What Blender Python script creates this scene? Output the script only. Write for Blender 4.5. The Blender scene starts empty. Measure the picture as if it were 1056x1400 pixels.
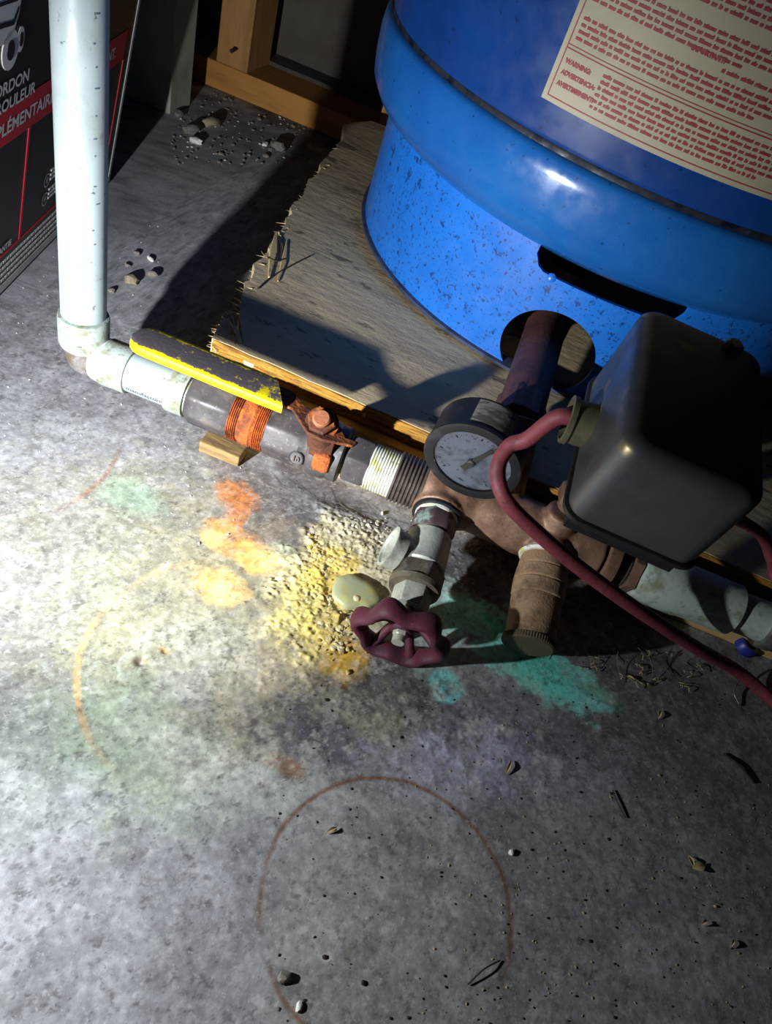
import bpy, bmesh, math, random
import numpy as np
from mathutils import Vector, Matrix, noise as mn
random.seed(7)
C = bpy.context.scene.collection
PI = math.pi
# ------------------------------------------------------------------ camera
F_PX, CAM_H = 1000.0, 0.43
ROT = np.array([[0.91537012, 0.4011938, -0.03377992],
                [0.29727016, -0.61689711, 0.7287444],
                [0.271529, -0.67711261, -0.68395213]])      # columns: picture right, picture down, forward
cam_d = bpy.data.cameras.new('camera'); cam = bpy.data.objects.new('camera', cam_d); C.objects.link(cam)
cam_d.sensor_fit = 'VERTICAL'; cam_d.sensor_height = 36.0; cam_d.lens = 36.0 * F_PX / 1400.0
cam_d.clip_start = 0.01
mw = Matrix.Identity(4)
for i in range(3):
    mw[i][0] = ROT[i][0]; mw[i][1] = -ROT[i][1]; mw[i][2] = -ROT[i][2]
mw[2][3] = CAM_H
cam.matrix_world = mw
bpy.context.scene.camera = cam
# ------------------------------------------------------------------ light and exposure
sc = bpy.context.scene
sc.view_settings.view_transform = 'Standard'; sc.view_settings.look = 'None'
sc.view_settings.gamma = 1.0; sc.view_settings.use_curve_mapping = False
sc.view_settings.exposure = 0.0
w = bpy.data.worlds.new('World'); sc.world = w; w.use_nodes = True
w.node_tree.nodes['Background'].inputs[0].default_value = (0.55, 0.65, 1.0, 1)
w.node_tree.nodes['Background'].inputs[1].default_value = 0.0015
TORCH = Vector((-0.260, 0.045, 0.168))
def torch(name, energy, cone, blend, aim):                    # the torch held low at the left: its beam and its wide spill
    ld = bpy.data.lights.new(name, 'SPOT'); ld.energy = energy; ld.color = (0.93, 0.97, 1.0)
    ld.spot_size = math.radians(cone); ld.spot_blend = blend; ld.shadow_soft_size = 0.006
    lo = bpy.data.objects.new(name, ld); C.objects.link(lo); lo.location = TORCH
    lo.rotation_euler = (Vector(aim) - TORCH).to_track_quat('-Z', 'Y').to_euler()
torch('torch_beam', 25.0, 86, 1.0, (-0.19, 0.62, 0.05))
torch('torch_spill', 5.8, 150, 1.0, (0.13, 0.29, 0.0))

# ------------------------------------------------------------------ helpers
def ray(px, py):
    d = ROT @ np.array([(px - 528) / F_PX, (py - 700) / F_PX, 1.0])
    return Vector(d)
def W(px, py, z=0.0):                     # world point at height z that the photo shows at a pixel
    d = ray(px, py); t = (z - CAM_H) / d.z
    return Vector((0, 0, CAM_H)) + d * t
def srgb(r, g, b):
    f = lambda c: ((c / 255.0) / 12.92 if c / 255.0 <= 0.04045 else ((c / 255.0 + 0.055) / 1.055) ** 2.4)
    return (f(r), f(g), f(b), 1.0)
def tag(o, label=None, cat=None, group=None, kind=None):
    if label: o['label'] = label
    if cat: o['category'] = cat
    if group: o['group'] = group
    if kind: o['kind'] = kind
    return o
def thing(name, label, cat, loc=(0, 0, 0), group=None):
    o = bpy.data.objects.new(name, None); C.objects.link(o); o.location = loc; o.empty_display_size = 0.01
    o['org'] = 0
    del o['org']
    return tag(o, label, cat, group)
ORG = {}
def mesh_obj(name, verts, faces, mat, parent=None, org=None, smooth=True, angle=35, label=None, kind=None):
    """a mesh given in world coordinates; its origin is its thing's origin (or org)"""
    if parent is not None:
        base = ORG.get(parent.name, None)
        if base is None: base = Vector(parent.location)
    else:
        base = Vector(org) if org is not None else Vector((0, 0, 0))
    me = bpy.data.meshes.new(name)
    me.from_pydata([tuple(Vector(v) - base) for v in verts], [], faces)
    me.update()
    if smooth:
        me.polygons.foreach_set('use_smooth', [True] * len(me.polygons))
        if angle: me.set_sharp_from_angle(angle=math.radians(angle))
    o = bpy.data.objects.new(name, me); C.objects.link(o)
    if mat: me.materials.append(mat)
    if parent is not None:
        o.parent = parent
    else:
        o.location = base
    ORG[o.name] = base
    if label: o['label'] = label
    if kind: o['kind'] = kind
    return o
class MB:
    def __init__(s): s.v = []; s.f = []
    def add(s, v, f):
        n = len(s.v); s.v += [Vector(a) for a in v]; s.f += [[i + n for i in q] for q in f]; return s
    def obj(s, name, mat, parent=None, **k): return mesh_obj(name, s.v, s.f, mat, parent, **k)
def frame(d, up=(0, 0, 1)):
    d = Vector(d).normalized(); u = Vector(up)
    if abs(d.dot(u.normalized())) > 0.98: u = Vector((0, 1, 0))
    x = u.cross(d).normalized(); y = d.cross(x).normalized()
    return x, y, d
def lathe(p0, d, prof, seg=48, up=(0, 0, 1), roll=0.0, closed=True, wob=None):
    """profile (s, r) or (s, r, n): n-sided section (hex nut) along axis d from p0"""
    x, y, z = frame(d, up); p0 = Vector(p0); V = []; Fc = []
    for q in prof:
        s, r = q[0], q[1]; n = q[2] if len(q) > 2 else 0
        for k in range(seg):
            a = 2 * PI * k / seg
            rr = r
            if n:
                aa = (a % (2 * PI / n)) - PI / n
                rr = min(r * math.cos(PI / n) / math.cos(aa), r * 0.985)
            if wob: rr *= 1 + wob(a, s)
            a2 = a + roll
            V.append(p0 + z * s + x * (rr * math.cos(a2)) + y * (rr * math.sin(a2)))
    m = len(prof)
    for i in range(m - 1):
        for k in range(seg):
            k2 = (k + 1) % seg
            Fc.append([i * seg + k, i * seg + k2, (i + 1) * seg + k2, (i + 1) * seg + k])
    if closed:
        Fc.append([k for k in range(seg)][::-1]); Fc.append([(m - 1) * seg + k for k in range(seg)])
    return V, Fc
def turned(name, p0, d, prof, mat, parent, seg=48, roll=0.0, **k):
    v, f = lathe(p0, d, prof, seg, roll=roll); return mesh_obj(name, v, f, mat, parent, **k)
def threads(s0, s1, r, depth=0.0012, pitch=0.0022):
    n = max(2, int((s1 - s0) / pitch)); out = []; st = (s1 - s0) / n
    for i in range(n):
        a = s0 + i * st
        out += [(a + st * .05, r - depth), (a + st * .38, r), (a + st * .62, r), (a + st * .95, r - depth)]
    return out
def catmull(P, n=10):
    P = [Vector(p) for p in P]; Q = [P[0] * 2 - P[1]] + P + [P[-1] * 2 - P[-2]]; out = []
    for i in range(1, len(Q) - 2):
        for j in range(n):
            t = j / n; a, b, c, d = Q[i - 1], Q[i], Q[i + 1], Q[i + 2]
            out.append(0.5 * ((2 * b) + (c - a) * t + (2 * a - 5 * b + 4 * c - d) * t * t + (3 * b - a - 3 * c + d) * t ** 3))
    out.append(P[-1]); return out
def tube(path, r, seg=16, flat=1.0, cap=True):
    V = []; Fc = []; up = Vector((0, 0, 1)); n = len(path)
    for i, p in enumerate(path):
        t = (path[min(i + 1, n - 1)] - path[max(i - 1, 0)]).normalized()
        x = up.cross(t)
        if x.length < 1e-4: x = Vector((1, 0, 0)).cross(t)
        x.normalize(); y = t.cross(x)
        rr = r(i / (n - 1)) if callable(r) else r
        for k in range(seg):
            a = 2 * PI * k / seg; V.append(p + x * rr * math.cos(a) + y * rr * math.sin(a) * flat)
    for i in range(n - 1):
        for k in range(seg):
            k2 = (k + 1) % seg; Fc.append([i * seg + k, i * seg + k2, (i + 1) * seg + k2, (i + 1) * seg + k])
    if cap: Fc.append(list(range(seg))[::-1]); Fc.append([(n - 1) * seg + k for k in range(seg)])
    return V, Fc
def box(x0, x1, y0, y1, z0, z1, jit=0):
    V = [(x, y, z) for x in (x0, x1) for y in (y0, y1) for z in (z0, z1)]
    if jit: V = [(a + random.uniform(-jit, jit), b + random.uniform(-jit, jit), c + random.uniform(-jit, jit)) for a, b, c in V]
    return V, [[0, 1, 3, 2], [4, 6, 7, 5], [0, 4, 5, 1], [2, 3, 7, 6], [0, 2, 6, 4], [1, 5, 7, 3]]
def obox(c, ux, uy, uz, hx, hy, hz):
    c, ux, uy, uz = Vector(c), Vector(ux).normalized(), Vector(uy).normalized(), Vector(uz).normalized()
    V = [c + ux * hx * a + uy * hy * b + uz * hz * e for a in (-1, 1) for b in (-1, 1) for e in (-1, 1)]
    return V, [[0, 1, 3, 2], [4, 6, 7, 5], [0, 4, 5, 1], [2, 3, 7, 6], [0, 2, 6, 4], [1, 5, 7, 3]]
def bevel(o, wd=0.001, seg=2, ang=30):
    m = o.modifiers.new('bevel', 'BEVEL'); m.width = wd; m.segments = seg; m.limit_method = 'ANGLE'; m.angle_limit = math.radians(ang)
    return o
def bake(o):
    dg = bpy.context.evaluated_depsgraph_get(); ev = o.evaluated_get(dg)
    me = bpy.data.meshes.new_from_object(ev); o.modifiers.clear(); o.data = me; return o
def blob_mesh(c, r, sq=(1, 1, .7), sub=2, amp=.3, seed=0, fr=1.3, zmin=None):
    bm = bmesh.new(); bmesh.ops.create_icosphere(bm, subdivisions=sub, radius=1)
    rz = Matrix.Rotation(random.uniform(0, 6.28), 3, 'Z')
    V = []
    for v in bm.verts:
        k = 1 + amp * mn.noise(v.co * fr + Vector((seed * 3.1, seed * 1.7, seed)))
        q = rz @ Vector((v.co.x * sq[0], v.co.y * sq[1], v.co.z * sq[2])) * (r * k)
        V.append(Vector(c) + q)
        if zmin is not None: V[-1].z = max(V[-1].z, zmin)
    Fc = [[v.index for v in f.verts] for f in bm.faces]; bm.free(); return V, Fc
def text_mesh(s, size=0.01, align='LEFT', bold=0.0, sx=1.0):
    cu = bpy.data.curves.new('t', 'FONT'); cu.body = s; cu.size = size; cu.align_x = align; cu.offset = bold; cu.resolution_u = 3
    o = bpy.data.objects.new('t', cu); C.objects.link(o)
    dg = bpy.context.evaluated_depsgraph_get(); dg.update()
    me = bpy.data.meshes.new_from_object(o.evaluated_get(dg))
    V = [(v.co.x * sx, v.co.y) for v in me.vertices]; Fc = [list(p.vertices) for p in me.polygons]
    bpy.data.objects.remove(o); bpy.data.curves.remove(cu); bpy.data.meshes.remove(me)
    return V, Fc
# ------------------------------------------------------------------ materials
def M(name, base, rough=.6, metal=0., layers=(), bumps=(), stretch=(1, 1, 1), spec=.5, coat=0., rvar=0., attr=None, rot=(0, 0, 0)):
    """layers: (colour, noise scale, from, to, amount[, z-dir (axis, sign)]); bumps: (scale, strength, distance)"""
    m = bpy.data.materials.new(name); m.use_nodes = True; nt = m.node_tree; N = nt.nodes; Lk = nt.links
    b = N['Principled BSDF']; b.inputs['Roughness'].default_value = rough; b.inputs['Metallic'].default_value = metal
    b.inputs['Specular IOR Level'].default_value = spec; b.inputs['Coat Weight'].default_value = coat; b.inputs['Coat Roughness'].default_value = .15
    tc = N.new('ShaderNodeTexCoord'); mp = N.new('ShaderNodeMapping'); mp.inputs['Scale'].default_value = stretch; mp.inputs['Rotation'].default_value = rot
    Lk.new(tc.outputs['Object'], mp.inputs['Vector']); vec = mp.outputs['Vector']
    if attr:
        at = N.new('ShaderNodeAttribute'); at.attribute_name = attr; col = at.outputs['Color']
    else:
        rgb = N.new('ShaderNodeRGB'); rgb.outputs[0].default_value = base; col = rgb.outputs[0]
    for i, ly in enumerate(layers):
        c, s, a, e, amt = ly[:5]; det = ly[5] if len(ly) > 5 else 6
        no = N.new('ShaderNodeTexNoise'); no.inputs['Scale'].default_value = s; no.inputs['Detail'].default_value = det
        no.inputs['Roughness'].default_value = .65
        off = N.new('ShaderNodeVectorMath'); off.operation = 'ADD'; off.inputs[1].default_value = (i * 3.7 + 1, i * 1.3, i * 2.1)
        Lk.new(vec, off.inputs[0]); Lk.new(off.outputs[0], no.inputs['Vector'])
        r = N.new('ShaderNodeMapRange'); r.inputs['From Min'].default_value = a; r.inputs['From Max'].default_value = e
        r.inputs['To Max'].default_value = amt; Lk.new(no.outputs['Fac'], r.inputs['Value'])
        mx = N.new('ShaderNodeMix'); mx.data_type = 'RGBA'; Lk.new(r.outputs[0], mx.inputs[0]); Lk.new(col, mx.inputs[6])
        mx.inputs[7].default_value = c; col = mx.outputs[2]
    Lk.new(col, b.inputs['Base Color'])
    if rvar:
        no = N.new('ShaderNodeTexNoise'); no.inputs['Scale'].default_value = 60; Lk.new(vec, no.inputs['Vector'])
        r = N.new('ShaderNodeMapRange'); r.inputs['From Min'].default_value = .35; r.inputs['From Max'].default_value = .65
        r.inputs['To Min'].default_value = max(.03, rough - rvar); r.inputs['To Max'].default_value = min(1, rough + rvar)
        Lk.new(no.outputs['Fac'], r.inputs['Value']); Lk.new(r.outputs[0], b.inputs['Roughness'])
    prev = None
    for (s, st, dist) in bumps:
        no = N.new('ShaderNodeTexNoise'); no.inputs['Scale'].default_value = s; no.inputs['Detail'].default_value = 5
        Lk.new(vec, no.inputs['Vector'])
        bp = N.new('ShaderNodeBump'); bp.inputs['Strength'].default_value = st; bp.inputs['Distance'].default_value = dist
        Lk.new(no.outputs['Fac'], bp.inputs['Height'])
        if prev: Lk.new(prev, bp.inputs['Normal'])
        prev = bp.outputs['Normal']
    if prev: Lk.new(prev, b.inputs['Normal'])
    return m
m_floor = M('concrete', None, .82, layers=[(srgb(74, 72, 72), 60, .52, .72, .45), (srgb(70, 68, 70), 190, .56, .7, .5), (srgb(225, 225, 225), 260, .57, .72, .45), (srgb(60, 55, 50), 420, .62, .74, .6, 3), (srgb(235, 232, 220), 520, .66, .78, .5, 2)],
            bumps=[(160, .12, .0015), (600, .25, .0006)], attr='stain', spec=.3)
m_pvc = M('pvc_white', srgb(160, 172, 174), .5, layers=[(srgb(132, 140, 136), 14, .5, .7, .6), (srgb(110, 108, 92), 50, .6, .74, .6), (srgb(60, 58, 50), 200, .66, .72, .7, 3)], bumps=[(200, .05, .0005)], rvar=.1)
m_pvc_f = M('pvc_fitting', srgb(158, 168, 164), .45, layers=[(srgb(110, 108, 72), 90, .46, .62, .8), (srgb(58, 54, 36), 260, .56, .68, .7)], bumps=[(300, .2, .0006)])
m_pvc_d = M('pvc_dirty', srgb(112, 108, 106), .8, layers=[(srgb(84, 68, 50), 60, .42, .58, .8), (srgb(150, 150, 155), 110, .55, .7, .5)], bumps=[(200, .4, .001)])
m_pvc_g = M('pvc_greenish', srgb(188, 204, 194), .5, layers=[(srgb(120, 122, 74), 60, .5, .66, .75), (srgb(70, 62, 40), 150, .58, .7, .6)], bumps=[(220, .2, .0008)])
m_cut = M('pvc_cut_end', srgb(232, 234, 228), .5)
m_iron = M('grey_plated_iron', srgb(84, 80, 82), .5, .3, layers=[(srgb(48, 40, 44), 26, .46, .64, .8), (srgb(120, 108, 100), 60, .56, .7, .6), (srgb(168, 156, 146), 240, .6, .74, .6)], bumps=[(260, .25, .0008)], rvar=.1)
m_rust = M('orange_rust', srgb(168, 84, 30), .9, layers=[(srgb(84, 42, 30), 90, .45, .6, .8), (srgb(208, 120, 40), 160, .52, .66, .7), (srgb(60, 36, 34), 420, .58, .68, .6)], bumps=[(260, .8, .002), (800, .5, .0008)])
m_rust2 = M('dark_rust', srgb(86, 46, 26), .85, .1, layers=[(srgb(182, 98, 26), 60, .5, .66, .85), (srgb(44, 28, 24), 140, .52, .66, .7)], bumps=[(300, .7, .0015)])
m_rustbolt = M('bolt_rust', srgb(150, 92, 60), .7, .2, layers=[(srgb(196, 132, 90), 120, .5, .7, .6), (srgb(80, 40, 20), 260, .55, .7, .7)], bumps=[(500, .4, .0006)])
m_brass = M('brown_bronze', srgb(142, 110, 90), .5, .3, layers=[(srgb(82, 54, 42), 30, .44, .64, .8), (srgb(176, 144, 122), 90, .55, .7, .5), (srgb(60, 40, 32), 300, .56, .7, .6)], bumps=[(420, .3, .0006), (90, .15, .001)], rvar=.1)
m_drain = M('dusty_brass', srgb(158, 128, 100), .75, .2, layers=[(srgb(78, 58, 46), 70, .48, .66, .7), (srgb(170, 140, 104), 380, .55, .7, .6)], bumps=[(500, .6, .001)])
m_cap = M('drain_cap', srgb(96, 84, 62), .6, .3, layers=[(srgb(64, 58, 50), 120, .5, .7, .6)], bumps=[(400, .3, .0005)])
m_thread = M('galvanised_thread', srgb(104, 94, 88), .42, .5, layers=[(srgb(60, 50, 44), 160, .5, .65, .6), (srgb(170, 165, 150), 300, .6, .7, .5)], bumps=[(500, .2, .0005)])
m_tape = M('thread_tape', srgb(214, 216, 206), .6, layers=[(srgb(190, 188, 70), 90, .52, .62, .8), (srgb(70, 64, 56), 240, .58, .68, .8)], bumps=[(400, .5, .001)])
m_zinc = M('zinc_valve', srgb(184, 188, 176), .55, .35, layers=[(srgb(96, 98, 90), 60, .48, .66, .6), (srgb(178, 196, 188), 120, .56, .7, .6), (srgb(100, 84, 56), 300, .6, .7, .5)], bumps=[(380, .4, .0008)])
m_zinc2 = M('tarnished_nut', srgb(104, 96, 82), .55, .4, layers=[(srgb(150, 158, 146), 90, .55, .68, .7), (srgb(70, 56, 52), 160, .5, .66, .6)], bumps=[(380, .3, .0007)])
m_purp = M('purple_nut', srgb(92, 72, 76), .5, .3, layers=[(srgb(150, 178, 168), 60, .56, .66, .8), (srgb(60, 44, 44), 200, .5, .66, .5)], bumps=[(300, .3, .0007)])
m_wheel = M('wheel_enamel', srgb(84, 34, 48), .62, .0, layers=[(srgb(66, 36, 56), 50, .46, .62, .8), (srgb(128, 40, 48), 90, .55, .7, .6), (srgb(190, 180, 176), 420, .7, .76, .8)], bumps=[(260, .3, .0012)], spec=.4)
m_copper = M('dark_pipe', srgb(88, 54, 50), .6, .3, layers=[(srgb(56, 36, 40), 40, .46, .64, .7), (srgb(128, 96, 76), 120, .6, .74, .6)], bumps=[(200, .4, .001)])
m_steel = M('switch_cover_steel', srgb(100, 102, 106), .38, .6, layers=[(srgb(60, 60, 60), 12, .4, .65, .5), (srgb(140, 124, 72), 36, .68, .72, .6, 1)], bumps=[(30, .06, .002)], rvar=.07)
m_rim = M('switch_rim_steel', srgb(60, 60, 58), .4, .7, layers=[(srgb(36, 34, 32), 90, .5, .7, .6)])
m_bush = M('olive_bushing', srgb(104, 100, 76), .55, .3, layers=[(srgb(70, 64, 44), 90, .5, .7, .6)], bumps=[(300, .2, .0006)])
m_cord = M('red_cord_jacket', srgb(126, 56, 64), .6, layers=[(srgb(84, 40, 46), 40, .52, .68, .7), (srgb(60, 44, 44), 200, .58, .7, .7)], bumps=[(260, .35, .001)])
m_black = M('black_plastic', srgb(24, 24, 28), .5, layers=[(srgb(70, 70, 72), 90, .56, .72, .4)], bumps=[(300, .1, .0005)])
m_gsticker = M('scuffed_sticker', srgb(120, 118, 112), .7, layers=[(srgb(60, 60, 60), 160, .46, .56, .8)], stretch=(.4, 1, 1), bumps=[(400, .4, .0006)])
m_dial = M('dial_face', srgb(176, 184, 206), .5, layers=[(srgb(96, 100, 102), 40, .48, .62, .8), (srgb(70, 72, 76), 190, .58, .66, .8), (srgb(110, 78, 48), 45, .64, .68, .8, 1)])
m_dialink = M('dial_ink', srgb(72, 72, 76), .6)
m_needle = M('needle', srgb(44, 42, 38), .6)
m_glass = bpy.data.materials.new('gauge_glass'); m_glass.use_nodes = True
_b = m_glass.node_tree.nodes['Principled BSDF']; _b.inputs['Transmission Weight'].default_value = 1; _b.inputs['Roughness'].default_value = .06; _b.inputs['IOR'].default_value = 1.1
m_blue = M('tank_enamel', srgb(26, 108, 200), .42, layers=[(srgb(20, 88, 172), 10, .4, .66, .6), (srgb(16, 36, 76), 130, .585, .64, .75, 5), (srgb(14, 20, 34), 330, .60, .66, .8, 3)], bumps=[(24, .05, .003), (300, .08, .0006)], rvar=.08, coat=.15)
m_blue2 = M('tank_head_enamel', srgb(28, 96, 166), .24, layers=[(srgb(18, 72, 148), 8, .4, .66, .6), (srgb(14, 28, 56), 200, .66, .71, .7, 3), (srgb(110, 130, 160), 26, .66, .76, .3)], bumps=[(14, .08, .006), (260, .05, .0006)], rvar=.08, coat=.25)
m_blue_shade = M('tank_shell_enamel_shaded', srgb(16, 60, 128), .34, layers=[(srgb(12, 46, 104), 8, .4, .66, .6), (srgb(14, 24, 50), 220, .66, .71, .7, 3), (srgb(90, 50, 130), 14, .7, .78, .4)], bumps=[(14, .05, .004)], rvar=.08, coat=.2)  # same blue enamel, darkened: the torch's falloff up the shell is in the colour
m_dark = M('dark_void', srgb(16, 16, 18), .9)
m_seam = M('seam_shadow', srgb(10, 16, 30), .6, layers=[(srgb(40, 50, 70), 200, .6, .7, .5)], bumps=[(120, .3, .001)], rvar=.3)  # dark groove line: shade under the overlapping seam painted into its colour
m_flange = M('tank_foot_ring', srgb(56, 66, 92), .5, .2, layers=[(srgb(30, 32, 40), 60, .5, .66, .7)], bumps=[(200, .2, .001)])
m_label = M('paper_label', srgb(172, 164, 140), .6, layers=[(srgb(140, 128, 98), 18, .48, .7, .5), (srgb(82, 66, 50), 60, .66, .76, .6), (srgb(90, 80, 60), 260, .66, .74, .5)])
m_red = M('label_red_ink', srgb(150, 52, 62), .6, layers=[(srgb(170, 110, 100), 200, .55, .7, .5)])
m_ply = M('weathered_plywood', srgb(206, 184, 146), .85, layers=[(srgb(146, 130, 108), 5, .44, .66, .7), (srgb(214, 192, 146), 9, .52, .68, .6), (srgb(88, 76, 66), 26, .6, .67, .6), (srgb(226, 214, 184), 44, .58, .72, .5), (srgb(66, 54, 46), 11, .60, .63, .65, 9)], stretch=(1.6, 3.4, 3.4), rot=(0, 0, .45), bumps=[(34, .35, .002), (220, .35, .0008)])
m_plyedge = M('plywood_core', srgb(186, 134, 44), .8, layers=[(srgb(110, 68, 18), 30, .45, .62, .85), (srgb(222, 180, 84), 60, .55, .7, .7)], stretch=(1, 6, 12), bumps=[(60, .9, .003), (300, .6, .001)])
m_lumber = M('pale_lumber', srgb(206, 176, 116), .75, layers=[(srgb(176, 140, 84), 12, .45, .65, .6), (srgb(110, 92, 66), 40, .58, .72, .6)], stretch=(.8, 8, 8), bumps=[(50, .35, .0015)])
m_splint = M('splinter_wood', srgb(204, 180, 130), .8, layers=[(srgb(150, 118, 70), 60, .5, .66, .7)], stretch=(3, 3, 3), bumps=[(200, .4, .001)])
m_sill = M('orange_lumber', srgb(176, 120, 52), .75, layers=[(srgb(130, 84, 34), 8, .45, .66, .6), (srgb(80, 50, 26), 40, .62, .74, .6)], stretch=(1, 6, 6), bumps=[(40, .3, .002)])
m_stud = M('stud_lumber', srgb(168, 122, 66), .75, layers=[(srgb(120, 84, 40), 8, .45, .66, .6), (srgb(60, 40, 26), 50, .66, .74, .7)], stretch=(6, 6, 1), bumps=[(40, .3, .002)])
m_post = M('painted_post', srgb(160, 164, 148), .6, layers=[(srgb(110, 112, 94), 12, .48, .68, .6)], bumps=[(60, .15, .002)])
m_wall = M('foundation_wall', srgb(88, 80, 72), .95, layers=[(srgb(60, 50, 44), 6, .42, .64, .7)], bumps=[(30, .5, .006)])
m_box = M('black_carton_print', srgb(16, 15, 18), .42, layers=[(srgb(40, 38, 42), 300, .66, .74, .4)])
m_boxred = M('red_carton_print', srgb(168, 22, 36), .5)
m_boxwht = M('white_carton_print', srgb(190, 190, 182), .6)
m_boxedge = M('carton_edge', srgb(178, 178, 172), .7, layers=[(srgb(130, 130, 124), 60, .5, .7, .5)])
m_yel = M('lever_sleeve', srgb(222, 200, 20), .5, bumps=[(260, .3, .0007)])
m_peb = M('pebble_grey', srgb(128, 120, 112), .8, layers=[(srgb(80, 72, 68), 120, .5, .66, .6)], bumps=[(400, .4, .0006)])
m_peb2 = M('pebble_tan', srgb(150, 136, 110), .8, layers=[(srgb(100, 88, 70), 120, .5, .66, .6)], bumps=[(400, .4, .0006)])
m_pebw = M('chip_white', srgb(225, 225, 218), .8)
m_leaf = M('dry_leaf', srgb(190, 170, 118), .8, layers=[(srgb(120, 96, 56), 200, .5, .66, .6)])
m_twig = M('dark_twig', srgb(48, 36, 28), .85)
m_web = M('cobweb', srgb(120, 114, 104), .8)
m_crustw = M('white_mineral_crumbs', srgb(206, 200, 180), .85, layers=[(srgb(150, 138, 112), 160, .5, .66, .6)], bumps=[(500, .5, .001)])
m_crusty = M('yellow_mineral_crust', srgb(218, 198, 118), .8, layers=[(srgb(196, 150, 40), 120, .46, .6, .7), (srgb(220, 210, 168), 70, .45, .58, .9), (srgb(90, 70, 30), 320, .62, .7, .7)], bumps=[(300, .7, .0015)])
m_pool = M('greenish_film', srgb(166, 170, 132), .5, layers=[(srgb(188, 176, 92), 60, .52, .66, .7), (srgb(140, 164, 140), 50, .5, .66, .5)], bumps=[(300, .15, .0006)])
m_silver = M('galvanised_clamp', srgb(150, 150, 145), .4, .7, layers=[(srgb(80, 70, 60), 160, .5, .66, .6)])
# sleeve: grey worn film on top of yellow vinyl
def sleeve_material():
    nt = m_yel.node_tree; N = nt.nodes; Lk = nt.links; b = N['Principled BSDF']
    tc = N.new('ShaderNodeTexCoord'); sp = N.new('ShaderNodeSeparateXYZ')
    at = N.new('ShaderNodeAttribute'); at.attribute_name = 'wear'
    no = N.new('ShaderNodeTexNoise'); no.inputs['Scale'].default_value = 70; no.inputs['Detail'].default_value = 8; no.inputs['Roughness'].default_value = .75
    Lk.new(tc.outputs['Object'], no.inputs['Vector'])
    ad = N.new('ShaderNodeMath'); ad.operation = 'ADD'; Lk.new(at.outputs['Fac'], ad.inputs[0]); Lk.new(no.outputs['Fac'], ad.inputs[1])
    r = N.new('ShaderNodeMapRange'); r.inputs['From Min'].default_value = .96; r.inputs['From Max'].default_value = 1.02; Lk.new(ad.outputs[0], r.inputs['Value'])
    mx = N.new('ShaderNodeMix'); mx.data_type = 'RGBA'; Lk.new(r.outputs[0], mx.inputs[0]); mx.inputs[6].default_value = srgb(232, 208, 8); mx.inputs[7].default_value = srgb(88, 80, 86)
    Lk.new(mx.outputs[2], b.inputs['Base Color'])
sleeve_material()

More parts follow.
